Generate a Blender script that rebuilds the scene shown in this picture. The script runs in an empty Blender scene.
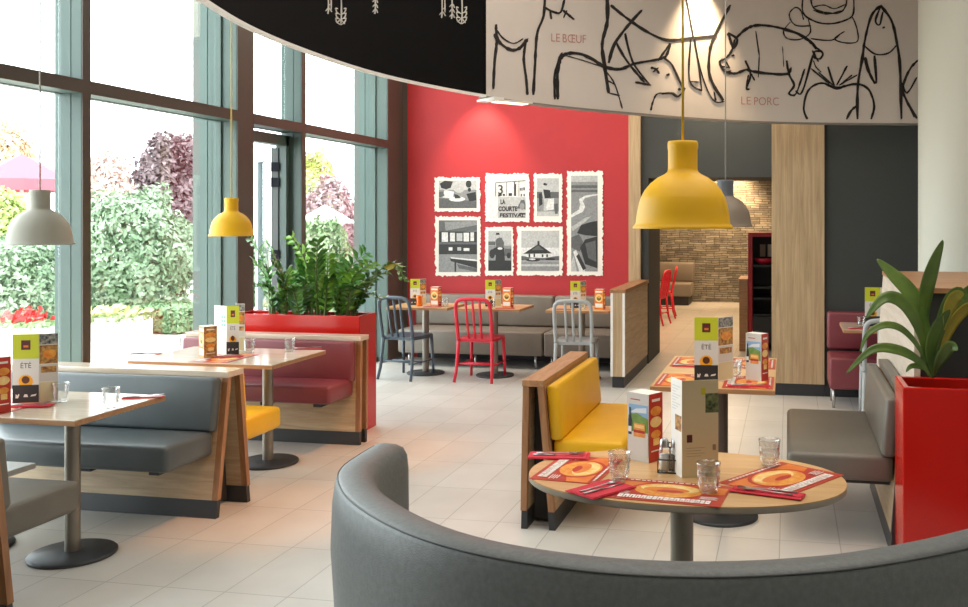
import bpy, bmesh, math, random
from mathutils import Vector, Matrix, noise
random.seed(7)
R = math.radians
PI = math.pi
S = bpy.context.scene
COL = S.collection

# ------------------------------------------------------------------ camera, world, lights, exposure
CF, CX, CY, CH = 950.0, 600.0, 220.0, 1.68
YAW = math.atan(.198)
cam = bpy.data.objects.new('camera', bpy.data.cameras.new('camera'))
COL.objects.link(cam)
cam.location = (0, 0, CH)
cam.rotation_euler = (R(90), 0, YAW)
cam.data.sensor_width = 36
cam.data.lens = CF / 968 * 36
cam.data.shift_x = (484 - CX) / 968
cam.data.shift_y = -(303.5 - CY) / 968
cam.data.clip_start = .05
S.camera = cam

S.view_settings.view_transform = 'Standard'
S.view_settings.look = 'None'
S.view_settings.exposure = 0.16
S.view_settings.gamma = 1.0
S.view_settings.use_curve_mapping = False
S.cycles.use_denoising = True
S.cycles.max_bounces = 8
S.cycles.diffuse_bounces = 4
S.cycles.transparent_max_bounces = 16
S.cycles.sample_clamp_indirect = 6
S.cycles.caustics_reflective = False
S.cycles.caustics_refractive = False

world = bpy.data.worlds.new('bright_overcast_sky')
S.world = world
world.use_nodes = True
wb = world.node_tree.nodes['Background']
wb.inputs[0].default_value = (.90, .96, 1.0, 1)
wb.inputs[1].default_value = 6.5


def light(kind, name, loc, power, col, rot=(0, 0, 0), size=None, spot=None, blend=.6, portal=False, target=None):
    d = bpy.data.lights.new(name, kind)
    d.energy = power
    d.color = col
    o = bpy.data.objects.new(name, d)
    COL.objects.link(o)
    o.location = loc
    o.rotation_euler = rot
    if target is not None:
        o.rotation_euler = (Vector(target) - Vector(loc)).to_track_quat('-Z', 'Y').to_euler()
    if kind == 'AREA':
        d.shape = 'RECTANGLE'
        d.size, d.size_y = size
    if kind == 'SPOT':
        d.spot_size = R(spot)
        d.spot_blend = blend
        d.shadow_soft_size = size or .05
    return o


WARM = (1, .80, .58)
WARMER = (1, .66, .36)
# daylight entering through the glazed facade comes from the sky itself; this portal only guides its sampling
_p = light('AREA', 'facade_sky_portal', (-4.90, 6.3, 2.05), 1, (1, 1, 1), rot=(0, R(-90), 0), size=(4.0, 9.6))
_p.data.cycles.is_portal = True
# unseen area lights added under the ceilings as ambient fill
light('AREA', 'ceiling_fill_light', (-.2, 4.0, 3.95), 96, (1, .93, .83), size=(3.4, 5.0))
light('AREA', 'rear_fill_light', (.8, -.2, 3.95), 4, (1, .95, .88), size=(4, 3))
light('AREA', 'dining_fill_light', (-2.2, 9.6, 3.95), 56, (1, .82, .62), size=(4.5, 2))
light('AREA', 'back_room_fill_light', (-1.6, 15.5, 2.75), 165, (1, .68, .38), size=(2.6, 6))
light('AREA', 'passage_fill_light', (-.7, 10.8, 2.9), 10, (1, .80, .58), size=(1.0, 1.5))
# warm spots
light('SPOT', 'red_wall_spotlight', (-3.62, 10.55, 3.35), 90, WARM, spot=75, blend=.8, target=(-3.62, 11.0, 2.2))
light('SPOT', 'fascia_spotlight', (-.60, 7.98, 3.76), 120, (1, .74, .45), spot=75, blend=1, target=(-.76, 8.13, 3.1))
light('SPOT', 'stone_wall_spotlight', (-1.0, 18.9, 2.75), 300, WARMER, spot=110, blend=.8, target=(-1.25, 19.5, 1.6))
for _y in (5.0, 6.5):
    light('SPOT', 'aisle_spotlight', (-1.35, 5.0 + .4 * (_y - 5.0), 3.9), 300, (1, .33, .05), spot=24, blend=.9, target=(-2.95, _y, 0))
light('SPOT', 'table_spotlight', (.1, 4.0, 3.9), 80, WARM, spot=50, blend=.8, target=(-.3, 4.6, .5))


# ------------------------------------------------------------------ projection helpers (placing by measured points)
_Fx, _Fy = -math.sin(YAW), math.cos(YAW)
_Rx, _Ry = math.cos(YAW), math.sin(YAW)


def ray(px, py):
    u, v = (px - CX) / CF, (CY - py) / CF
    return Vector((_Fx + u * _Rx, _Fy + u * _Ry, v))


def onz(px, py, z):
    d = ray(px, py)
    t = (z - CH) / d.z
    return Vector((d.x * t, d.y * t, z))


def ony(px, py, y):
    d = ray(px, py)
    t = y / d.y
    return Vector((d.x * t, y, CH + d.z * t))


def atd(px, py, depth):
    d = ray(px, py) * depth
    return Vector((d.x, d.y, CH + d.z))


# ------------------------------------------------------------------ materials
def lin(c):
    return c / 12.92 if c <= .04045 else ((c + .055) / 1.055) ** 2.4


def hexc(h):
    h = h.lstrip('#')
    return tuple(lin(int(h[i:i + 2], 16) / 255) for i in (0, 2, 4)) + (1,)


MATS = {}


def mat(name, col, rough=.5, metal=0, var=0, vscale=8, bump=0, bscale=60, spec=.5, stretch=(1, 1, 1), col2=None, sheen=0, emit=None):
    if name in MATS:
        return MATS[name]
    m = bpy.data.materials.new(name)
    m.use_nodes = True
    nt = m.node_tree
    b = nt.nodes['Principled BSDF']
    b.inputs['Base Color'].default_value = hexc(col)
    b.inputs['Roughness'].default_value = rough
    b.inputs['Metallic'].default_value = metal
    b.inputs['Specular IOR Level'].default_value = spec
    if sheen:
        b.inputs['Sheen Weight'].default_value = sheen
    if var or bump or col2:
        tc = nt.nodes.new('ShaderNodeTexCoord')
        mp = nt.nodes.new('ShaderNodeMapping')
        mp.inputs['Scale'].default_value = stretch
        nt.links.new(tc.outputs['Object'], mp.inputs[0])
    if var or col2:
        n = nt.nodes.new('ShaderNodeTexNoise')
        n.inputs['Scale'].default_value = vscale
        n.inputs['Detail'].default_value = 6
        nt.links.new(mp.outputs[0], n.inputs['Vector'])
        r = nt.nodes.new('ShaderNodeValToRGB')
        c = hexc(col)
        c2 = hexc(col2) if col2 else tuple(min(1, x * (1 + var)) for x in c[:3]) + (1,)
        c1 = c if col2 else tuple(x * (1 - var) for x in c[:3]) + (1,)
        r.color_ramp.elements[0].position = .32
        r.color_ramp.elements[1].position = .68
        r.color_ramp.elements[0].color = c1
        r.color_ramp.elements[1].color = c2
        nt.links.new(n.outputs[0], r.inputs[0])
        nt.links.new(r.outputs[0], b.inputs['Base Color'])
    if bump:
        n2 = nt.nodes.new('ShaderNodeTexNoise')
        n2.inputs['Scale'].default_value = bscale
        n2.inputs['Detail'].default_value = 3
        nt.links.new(mp.outputs[0], n2.inputs['Vector'])
        bp = nt.nodes.new('ShaderNodeBump')
        bp.inputs['Strength'].default_value = bump
        bp.inputs['Distance'].default_value = .003
        nt.links.new(n2.outputs[0], bp.inputs['Height'])
        nt.links.new(bp.outputs[0], b.inputs['Normal'])
    if emit:
        b.inputs['Emission Color'].default_value = hexc(emit[0])
        b.inputs['Emission Strength'].default_value = emit[1]
    MATS[name] = m
    return m


def glass_mat(name, tint, base, gain):
    m = bpy.data.materials.new(name)
    m.use_nodes = True
    nt = m.node_tree
    nt.nodes.remove(nt.nodes['Principled BSDF'])
    out = nt.nodes['Material Output']
    tr = nt.nodes.new('ShaderNodeBsdfTransparent')
    tr.inputs[0].default_value = tint
    gl = nt.nodes.new('ShaderNodeBsdfGlossy')
    gl.inputs['Roughness'].default_value = .03
    lw = nt.nodes.new('ShaderNodeLayerWeight')
    lw.inputs[0].default_value = .35
    ma = nt.nodes.new('ShaderNodeMath')
    ma.operation = 'MULTIPLY_ADD'
    ma.inputs[1].default_value = gain
    ma.inputs[2].default_value = base
    nt.links.new(lw.outputs['Facing'], ma.inputs[0])
    mx = nt.nodes.new('ShaderNodeMixShader')
    nt.links.new(ma.outputs[0], mx.inputs[0])
    nt.links.new(tr.outputs[0], mx.inputs[1])
    nt.links.new(gl.outputs[0], mx.inputs[2])
    nt.links.new(mx.outputs[0], out.inputs[0])
    MATS[name] = m
    return m


def floor_mat():
    m = mat('pale_floor_tiles', '#c9c7c2', .32)
    nt = m.node_tree
    b = nt.nodes['Principled BSDF']
    tc = nt.nodes.new('ShaderNodeTexCoord')
    mp = nt.nodes.new('ShaderNodeMapping')
    mp.inputs['Location'].default_value = (.043 + .3065 * 40, -3.88 + .597 * 20, 0)
    nt.links.new(tc.outputs['Object'], mp.inputs[0])
    br = nt.nodes.new('ShaderNodeTexBrick')
    br.offset = 0
    br.inputs['Scale'].default_value = 1
    br.inputs['Brick Width'].default_value = .3065
    br.inputs['Row Height'].default_value = .597
    br.inputs['Mortar Size'].default_value = .0028
    br.inputs['Mortar Smooth'].default_value = .2
    br.inputs['Color1'].default_value = hexc('#cfccc6')
    br.inputs['Color2'].default_value = hexc('#c6c3bd')
    br.inputs['Mortar'].default_value = hexc('#a09d98')
    nt.links.new(mp.outputs[0], br.inputs['Vector'])
    n = nt.nodes.new('ShaderNodeTexNoise')
    n.inputs['Scale'].default_value = 3
    n.inputs['Detail'].default_value = 8
    nt.links.new(tc.outputs['Object'], n.inputs['Vector'])
    mx = nt.nodes.new('ShaderNodeMix')
    mx.data_type = 'RGBA'
    mx.blend_type = 'SOFT_LIGHT'
    mx.inputs[0].default_value = .35
    nt.links.new(br.outputs['Color'], mx.inputs[6])
    nt.links.new(n.outputs[0], mx.inputs[7])
    nt.links.new(mx.outputs[2], b.inputs['Base Color'])
    return m


def wood_mat(name, c1, c2, grain=(1.2, 18, 18), rough=.45):
    """grain: scale per axis, long axis small"""
    m = mat(name, c1, rough)
    nt = m.node_tree
    b = nt.nodes['Principled BSDF']
    tc = nt.nodes.new('ShaderNodeTexCoord')
    mp = nt.nodes.new('ShaderNodeMapping')
    mp.inputs['Scale'].default_value = grain
    nt.links.new(tc.outputs['Object'], mp.inputs[0])
    n = nt.nodes.new('ShaderNodeTexNoise')
    n.inputs['Scale'].default_value = 2.2
    n.inputs['Detail'].default_value = 8
    n.inputs['Roughness'].default_value = .65
    n.inputs['Distortion'].default_value = .6
    nt.links.new(mp.outputs[0], n.inputs['Vector'])
    r = nt.nodes.new('ShaderNodeValToRGB')
    r.color_ramp.elements[0].position = .35
    r.color_ramp.elements[1].position = .66
    r.color_ramp.elements[0].color = hexc(c1)
    r.color_ramp.elements[1].color = hexc(c2)
    nt.links.new(n.outputs[0], r.inputs[0])
    nt.links.new(r.outputs[0], b.inputs['Base Color'])
    return m


def stone_mat():
    m = mat('stacked_ledge_stone', '#8b7d68', .85)
    nt = m.node_tree
    b = nt.nodes['Principled BSDF']
    tc = nt.nodes.new('ShaderNodeTexCoord')
    mp = nt.nodes.new('ShaderNodeMapping')
    mp.inputs['Rotation'].default_value = (R(90), 0, 0)
    nt.links.new(tc.outputs['Object'], mp.inputs[0])
    wn = nt.nodes.new('ShaderNodeTexNoise')
    wn.inputs['Scale'].default_value = 2.5
    nt.links.new(tc.outputs['Object'], wn.inputs['Vector'])
    add = nt.nodes.new('ShaderNodeMix')
    add.data_type = 'RGBA'
    add.blend_type = 'ADD'
    add.inputs[0].default_value = .06
    nt.links.new(mp.outputs[0], add.inputs[6])
    nt.links.new(wn.outputs['Color'], add.inputs[7])
    br = nt.nodes.new('ShaderNodeTexBrick')
    br.offset = .37
    br.squash = .6
    br.squash_frequency = 3
    br.inputs['Scale'].default_value = 1
    br.inputs['Brick Width'].default_value = .27
    br.inputs['Row Height'].default_value = .046
    br.inputs['Mortar Size'].default_value = .006
    br.inputs['Color1'].default_value = hexc('#938d80')
    br.inputs['Color2'].default_value = hexc('#625f58')
    br.inputs['Mortar'].default_value = hexc('#453f38')
    nt.links.new(add.outputs[2], br.inputs['Vector'])
    n = nt.nodes.new('ShaderNodeTexNoise')
    n.inputs['Scale'].default_value = 7
    n.inputs['Detail'].default_value = 8
    nt.links.new(mp.outputs[0], n.inputs['Vector'])
    mx = nt.nodes.new('ShaderNodeMix')
    mx.data_type = 'RGBA'
    mx.blend_type = 'OVERLAY'
    mx.inputs[0].default_value = .7
    nt.links.new(br.outputs['Color'], mx.inputs[6])
    nt.links.new(n.outputs[0], mx.inputs[7])
    nt.links.new(mx.outputs[2], b.inputs['Base Color'])
    bp = nt.nodes.new('ShaderNodeBump')
    bp.inputs['Strength'].default_value = .9
    bp.inputs['Distance'].default_value = .02
    nt.links.new(mx.outputs[2], bp.inputs['Height'])
    nt.links.new(bp.outputs[0], b.inputs['Normal'])
    return m


FLOOR = floor_mat()
STONE = stone_mat()
TEAL = mat('grey_teal_painted_metal', '#4f635d', .42, var=.05, vscale=3)
TEALD = mat('dark_brown_frame_face', '#544b45', .5)  # darker brown for the room-facing faces of posts and transoms
RED = mat('red_wall_paint', '#b42b31', .6, var=.04, vscale=3)
DARK = mat('anthracite_wall_paint', '#3b3e3c', .75, var=.05, vscale=2)
WHITE = mat('white_paint', '#ece9e4', .6)
CEIL = mat('ceiling_paint', '#e9e5de', .8)
BLACK = mat('black_panel_paint', '#0d0c0d', .85, spec=.15)
PLINTH = mat('black_plinth_laminate', '#2f3033', .5)
WOODX = wood_mat('light_oak_laminate', '#a98e6c', '#c8ae8b', (1.0, 14, 14))
WOODV = wood_mat('upright_oak_laminate', '#a48a68', '#c6ab86', (16, 16, .7))
WOODY = wood_mat('oak_laminate_along_aisle', '#a08466', '#c0a685', (14, 1.0, 14))
WALNUT = wood_mat('warm_brown_wood_edge', '#8a5d3c', '#ab7d56', (10, 10, 1.2))
WALNUTX = wood_mat('warm_brown_wood_board', '#9a6d48', '#b98a60', (1.5, 14, 14))
WALNUTY = wood_mat('warm_brown_wood_cap', '#8c6242', '#ad8058', (14, 1.5, 14))
TOPW = wood_mat('glare_paled_oak_top', '#c6b29c', '#d9c8b5', (1.3, 16, 16), .16)  # oak paled in its colour to carry window glare on tops and caps
TOPW.node_tree.nodes['Principled BSDF'].inputs['Specular IOR Level'].default_value = .9
TOPR = wood_mat('honey_oak_table_top', '#cb9f6b', '#ddb684', (1.3, 16, 16), .3)
GREY = mat('grey_leather', '#525a5d', .38, var=.06, vscale=5, bump=.25, bscale=220)
TAUPE = mat('taupe_leather', '#7b7268', .45, var=.06, vscale=5, bump=.25, bscale=220)
OLIVEG = mat('dark_taupe_leather', '#6b675f', .42, var=.07, vscale=5, bump=.25, bscale=220)
FABRIC = mat('grey_woven_sofa_leather', '#686d6e', .42, var=.12, vscale=60, bump=.35, bscale=260)
YELLOW = mat('yellow_leather', '#e8b112', .45, var=.05, vscale=4, bump=.2, bscale=220)
WINE = mat('wine_red_leather', '#7d3840', .38, var=.06, vscale=4, bump=.25, bscale=220)
YLAMP = mat('yellow_rubber', '#f2b90c', .5)
GLAMP = mat('light_grey_rubber', '#b3b0a3', .55)
DLAMP = mat('grey_brown_rubber', '#85786a', .55)
NLAMP = mat('slate_grey_rubber', '#5f646b', .55)
RPLANT = mat('glossy_red_lacquer', '#c4190f', .18)
SOIL = mat('dark_potting_soil', '#33261c', .95, var=.4, vscale=60, bump=.8, bscale=90)
STEEL = mat('brushed_steel', '#b9b9b8', .3, 1)
POLEM = mat('warm_grey_metal_pole', '#8d867c', .35, .6)
DISC = mat('dark_grey_cast_base', '#3d4145', .45, .3)
NAVY = mat('slate_blue_chair_paint', '#4d5a66', .4)
CRED = mat('red_chair_paint', '#d2233a', .35)
CGREY = mat('light_grey_chair_paint', '#a9adae', .4)
PAPER = mat('white_card', '#f2eee6', .55)
LIME = mat('lime_green_print', '#c3c92c', .5)
CREAM = mat('cream_card', '#d9cda4', .5)
MAROON = mat('maroon_print', '#5a2324', .5)
INK = mat('dark_print', '#2b2a2c', .5)
SUN = mat('sunflower_print', '#f0a91e', .5)
LGREY = mat('pale_grey_print', '#d8d5cf', .5)
SKYP = mat('sky_blue_print', '#8fb9de', .5)
HILLP = mat('green_hill_print', '#5d8a3c', .5, col2='#8aa84e', vscale=30)
FOODP = mat('food_photo_print', '#7a4526', .5, col2='#d8a95e', vscale=55)
FOODD = mat('dark_food_photo_print', '#28354c', .5, col2='#b9b6a8', vscale=70)
BURG = mat('burger_bun_print', '#e07f2a', .45, col2='#f0b04c', vscale=40)
BURGC = mat('burger_highlight_print', '#f8e2a6', .45, col2='#f3bb52', vscale=30)
REDP = mat('red_print', '#b3241c', .45, col2='#c93a22', vscale=10)
ORANGEP = mat('orange_print', '#dd6a22', .45, col2='#e88f38', vscale=14)
MATP = mat('brick_red_placemat', '#b02a1e', .4, col2='#c2432a', vscale=6)
NAPK = mat('raspberry_red_paper_napkin', '#cf2b3e', .75, bump=.2, bscale=150)
GLASSW = glass_mat('window_glass', (.97, .99, .98, 1), .015, .25)
GLASST = glass_mat('tumbler_glass', (.96, .97, .97, 1), .05, .75)
PHOTOS = [mat('photo_grey_%d' % i, c, .5, var=.18, vscale=45) for i, c in enumerate(('#2a2b2d', '#5b5d5f', '#8b8d8f', '#b9bbbc', '#dcdddd'))]
LEAFD = mat('dark_green_leaf', '#376630', .2, col2='#64964a', vscale=9)
LEAFL = mat('bright_green_leaf', '#4d8a2a', .35, col2='#8fbb45', vscale=9)
LEAFA = mat('deep_green_blade', '#38571f', .4, col2='#637d34', vscale=7)
LEAFY = mat('yellowing_leaf', '#b89a26', .4, col2='#7f8a30', vscale=10)
STEM = mat('green_stem', '#55692f', .5)
BARK = mat('grey_brown_bark', '#5d4d3f', .9)


# ------------------------------------------------------------------ mesh builder
OFF = {}


def rootoff(o):
    v = Vector((0, 0, 0))
    while o is not None:
        v += Vector(o.location)
        o = o.parent
    return v


class MB:
    def __init__(self):
        self.v, self.f, self.fm, self.mats = [], [], [], []
        self.cur = 0
        self.sm = []
        self.smooth = False

    def use(self, m):
        if m not in self.mats:
            self.mats.append(m)
        self.cur = self.mats.index(m)
        return self

    def face(self, idx):
        self.f.append(tuple(idx))
        self.fm.append(self.cur)
        self.sm.append(self.smooth)

    def poly(self, pts):
        i = len(self.v)
        self.v += [Vector(p) for p in pts]
        self.face(range(i, i + len(pts)))

    def bm(self, bm, M=None):
        i = len(self.v)
        bm.verts.index_update()
        for w in bm.verts:
            self.v.append((M @ w.co) if M else w.co.copy())
        for f in bm.faces:
            self.face([i + w.index for w in f.verts])
        bm.free()

    def box(self, x0, x1, y0, y1, z0, z1, M=None, r=0, seg=2):
        bm = bmesh.new()
        bmesh.ops.create_cube(bm, size=1)
        for w in bm.verts:
            w.co = Vector(((x0 + x1) / 2 + w.co.x * (x1 - x0), (y0 + y1) / 2 + w.co.y * (y1 - y0), (z0 + z1) / 2 + w.co.z * (z1 - z0)))
        if r:
            bmesh.ops.bevel(bm, geom=list(bm.edges), offset=r, segments=seg, profile=.5, affect='EDGES')
        s = self.smooth
        if r and seg > 1:
            self.smooth = True
        self.bm(bm, M)
        self.smooth = s
        return self

    def prism(self, poly, z0, z1):
        """poly: list of (x,y), counter-clockwise"""
        n = len(poly)
        i = len(self.v)
        self.v += [Vector((x, y, z0)) for x, y in poly] + [Vector((x, y, z1)) for x, y in poly]
        self.face([i + k for k in reversed(range(n))])
        self.face([i + n + k for k in range(n)])
        for k in range(n):
            self.face((i + k, i + (k + 1) % n, i + n + (k + 1) % n, i + n + k))
        return self

    def extr(self, poly3, d):
        """extrude planar 3-D polygon along vector d"""
        n = len(poly3)
        d = Vector(d)
        i = len(self.v)
        self.v += [Vector(p) for p in poly3] + [Vector(p) + d for p in poly3]
        self.face([i + k for k in range(n)])
        self.face([i + n + k for k in reversed(range(n))])
        for k in range(n):
            self.face((i + (k + 1) % n, i + k, i + n + k, i + n + (k + 1) % n))
        return self

    def tube(self, pts, r, n=8, caps=True, flat=1.0):
        pts = [Vector(p) for p in pts]
        rs = r if isinstance(r, (list, tuple)) else [r] * len(pts)
        s = self.smooth
        self.smooth = True
        i = len(self.v)
        up = None
        for k, p in enumerate(pts):
            t = (pts[min(k + 1, len(pts) - 1)] - pts[max(k - 1, 0)]).normalized()
            if up is None:
                up = Vector((0, 0, 1)) if abs(t.z) < .9 else Vector((1, 0, 0))
            a = t.cross(up)
            if a.length < 1e-5:
                a = t.cross(Vector((0, 1, 0)))
            a.normalize()
            b = a.cross(t).normalized()
            up = b
            for j in range(n):
                an = 2 * PI * j / n
                self.v.append(p + a * math.cos(an) * rs[k] + b * math.sin(an) * rs[k] * flat)
        for k in range(len(pts) - 1):
            for j in range(n):
                self.face((i + k * n + j, i + k * n + (j + 1) % n, i + (k + 1) * n + (j + 1) % n, i + (k + 1) * n + j))
        self.smooth = False
        if caps:
            self.face([i + j for j in reversed(range(n))])
            self.face([i + (len(pts) - 1) * n + j for j in range(n)])
        self.smooth = s
        return self

    def lathe(self, prof, n=32, c=(0, 0, 0), closed=False):
        s = self.smooth
        self.smooth = True
        i = len(self.v)
        c = Vector(c)
        for r, z in prof:
            for j in range(n):
                a = 2 * PI * j / n
                self.v.append(c + Vector((r * math.cos(a), r * math.sin(a), z)))
        m = len(prof)
        for k in range(m if closed else m - 1):
            k2 = (k + 1) % m
            for j in range(n):
                self.face((i + k * n + j, i + k * n + (j + 1) % n, i + k2 * n + (j + 1) % n, i + k2 * n + j))
        self.smooth = s
        return self

    def disc(self, r, z0, z1, n=32, c=(0, 0), bev=0.004):
        prof = [(.0005, z0), (r - bev, z0), (r, z0 + bev), (r, z1 - bev), (r - bev, z1), (.0005, z1)]
        return self.lathe(prof, n, (c[0], c[1], 0))

    def build(self, name, m=None, parent=None, world=False, kind=None, bevel=0):
        me = bpy.data.meshes.new(name)
        vs = self.v
        o = bpy.data.objects.new(name, me)
        if parent is not None:
            o.parent = parent
            if world:
                w = rootoff(parent)
                vs = [p - w for p in vs]
        elif not kind == 'structure':
            lo = [min(p[k] for p in vs) for k in range(3)]
            hi = [max(p[k] for p in vs) for k in range(3)]
            b = Vector(((lo[0] + hi[0]) / 2, (lo[1] + hi[1]) / 2, lo[2]))
            vs = [p - b for p in vs]
            o.location = b
        me.from_pydata([tuple(p) for p in vs], [], self.f)
        if self.mats:
            for q in self.mats:
                me.materials.append(q)
            me.polygons.foreach_set('material_index', self.fm)
        elif m:
            me.materials.append(m)
        me.polygons.foreach_set('use_smooth', self.sm)
        me.update()
        COL.objects.link(o)
        if kind:
            o['kind'] = kind
        if bevel:
            bv = o.modifiers.new('bevel', 'BEVEL')
            bv.width = bevel
            bv.segments = 2
            bv.limit_method = 'ANGLE'
        return o


def thing(name, label, cat, loc=(0, 0, 0), rotz=0, group=None):
    o = bpy.data.objects.new(name, None)
    COL.objects.link(o)
    o.location = loc
    o.rotation_euler = (0, 0, rotz)
    o.empty_display_size = .1
    o['label'] = label
    o['category'] = cat
    if group:
        o['group'] = group
    return o


def tag(o, label, cat, group=None, kind=None):
    o['label'] = label
    o['category'] = cat
    if group:
        o['group'] = group
    if kind:
        o['kind'] = kind
    return o


def dup(o, loc=None, rotz=None, label=None, group=None, parent=None):
    c = o.copy()
    COL.objects.link(c)
    if parent is not None:
        c.parent = parent
    for ch in list(o.children):
        dup(ch, parent=c)
    if loc is not None:
        c.location = loc
    if rotz is not None:
        c.rotation_euler = (0, 0, rotz)
    if label:
        c['label'] = label
    if group:
        c['group'] = group
    return c


def textgeo(s, size=1.0, bold=0):
    cu = bpy.data.curves.new('txt', 'FONT')
    cu.body = s
    cu.size = size
    cu.offset = bold
    o = bpy.data.objects.new('txt', cu)
    COL.objects.link(o)
    bpy.context.view_layer.update()
    me = bpy.data.meshes.new_from_object(o.evaluated_get(bpy.context.evaluated_depsgraph_get()))
    vs = [v.co.copy() for v in me.vertices]
    fs = [tuple(p.vertices) for p in me.polygons]
    bpy.data.objects.remove(o)
    bpy.data.meshes.remove(me)
    return vs, fs


def addtext(mb, s, size, fn, bold=0, width=None):
    """fn maps (u,v) of the text plane to a point"""
    vs, fs = textgeo(s, size, bold)
    w = max(p.x for p in vs)
    k = width / w if width else 1
    i = len(mb.v)
    mb.v += [Vector(fn(p.x * k, p.y)) for p in vs]
    for f in fs:
        mb.face([i + q for q in f])


class Page:
    """flat printed sheet: origin, u axis, v axis, normal"""

    def __init__(self, mb, o, u, v, n):
        self.mb, self.o, self.u, self.v, self.n = mb, Vector(o), Vector(u), Vector(v), Vector(n)
        self.l = 0

    def p(self, u, v, l=None):
        return self.o + self.u * u + self.v * v + self.n * (self.l if l is None else l)

    def poly(self, m, pts, l):
        self.mb.use(m)
        self.mb.poly([self.p(u, v, l) for u, v in pts])

    def rect(self, m, u0, u1, v0, v1, l):
        self.poly(m, [(u0, v0), (u1, v0), (u1, v1), (u0, v1)], l)

    def disc(self, m, u, v, ru, rv, l, n=16):
        self.poly(m, [(u + ru * math.cos(2 * PI * k / n), v + rv * math.sin(2 * PI * k / n)) for k in range(n)], l)

    def sheet(self, m, w, h, t):
        self.mb.use(m)
        self.mb.extr([self.p(0, 0, -t), self.p(w, 0, -t), self.p(w, h, -t), self.p(0, h, -t)][::-1], self.n * t)

    def text(self, m, s, size, u, v, l, width=None, bold=0):
        self.mb.use(m)
        addtext(self.mb, s, size, lambda a, b: self.p(u + a, v + b, l), bold, width)


# ================================================================== THE SETTING
def struct(name, fn, m=None, parent=None, bevel=0):
    mb = MB()
    fn(mb)
    o = mb.build(name, m, parent, kind='structure', world=parent is not None, bevel=bevel)
    return o


WX, GX = -4.65, -4.83        # inner face of the facade posts, glass plane
CEILZ = 4.0
struct('floor', lambda b: b.box(-4.9, 4.5, -4, 20, -.1, 0), FLOOR)
struct('ceiling', lambda b: b.box(-5.0, 4.5, -4, 12.0, CEILZ, CEILZ + .1), CEIL)
struct('ceiling_back_room', lambda b: b.box(-5.0, 4.5, 12.0, 20, 2.85, 2.95), CEIL)
struct('wall_red', lambda b: b.box(-4.65, -1.83, 11.0, 12.0, 0, CEILZ), RED)
struct('wall_passage', lambda b: b.box(-1.69, -1.60, 11.002, 12.0, 0, CEILZ), DARK)
struct('wall_back_room_left', lambda b: b.box(-4.9, -4.7, 12.0, 20, 0, 2.85), DARK)
struct('wall_stone', lambda b: b.box(-4.7, 4.5, 19.5, 19.7, 0, 2.85), STONE)
struct('wall_header', lambda b: b.box(-1.60, .0, 11.0, 12.0, 2.17, CEILZ), DARK)
struct('wall_dark', lambda b: b.box(.34, 4.5, 9.30, 9.5, 0, CEILZ), DARK)
struct('wall_passage_right', lambda b: b.box(-.10, .34, 9.32, 12.0, 0, CEILZ), DARK)
struct('wall_right', lambda b: b.box(4.5, 4.6, -4, 20, 0, CEILZ), WHITE)
struct('wall_left_light_block', lambda b: b.box(-4.9, -4.65, -4, 1.7, 0, CEILZ), WHITE)  # unseen solid wall, put in to keep window light off the sofa's back
struct('wall_rear', lambda b: b.box(-4.9, 4.5, -4.1, -4, 0, CEILZ), WHITE)
# oak end panel of the passage wall
struct('trim_1', lambda b: b.box(-1.83, -1.69, 10.96, 12.0, 0, CEILZ), WOODV)
struct('trim_2', lambda b: b.box(-.155, .338, 9.27, 9.32, .115, CEILZ), WOODV)
struct('baseboard_front', lambda b: b.box(-.15, .338, 9.28, 9.32, 0, .115), PLINTH)
struct('baseboard_right', lambda b: b.box(.34, 4.5, 9.285, 9.30, 0, .1), PLINTH)
struct('baseboard_back', lambda b: b.box(-4.45, -1.75, 10.97, 11.0, 0, .32), PLINTH)


# facade: posts, transom, frames, panes
def post(b, y0, y1, x0, frame_y=None):
    b.box(x0, WX, y0, y1, 0, CEILZ)


posts = [(1.7, 1.85), (3.68, 3.755), (5.59, 5.665), (7.424, 7.674), (8.525, 8.602), (10.553, 11.0)]
for i, (a, c) in enumerate(posts):
    def fn(b, a=a, c=c, i=i):
        b.use(TEAL)
        big = i in (3, 5)
        x0 = -5.085 if big else GX + .005
        b.box(x0, WX - .012, a, c, 0, CEILZ)
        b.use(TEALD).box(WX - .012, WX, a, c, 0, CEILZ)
        b.use(TEAL)
        if not big:
            b.box(GX - .05, GX + .004, a + .012, c - .012, 0, CEILZ)
            b.box(-4.75, -4.742, a - .004, a + .002, 0, CEILZ)
        else:
            b.box(-4.955, -4.94, a - .006, a + .002, 0, CEILZ)
            b.box(GX - .03, GX + .03, a - .02, a + .002, 0, CEILZ)
        b.box(GX - .03, GX + .03, c - .002, c + .03, 0, CEILZ)
    struct('trim_post_%d' % (i + 1), fn, bevel=.004)

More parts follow.
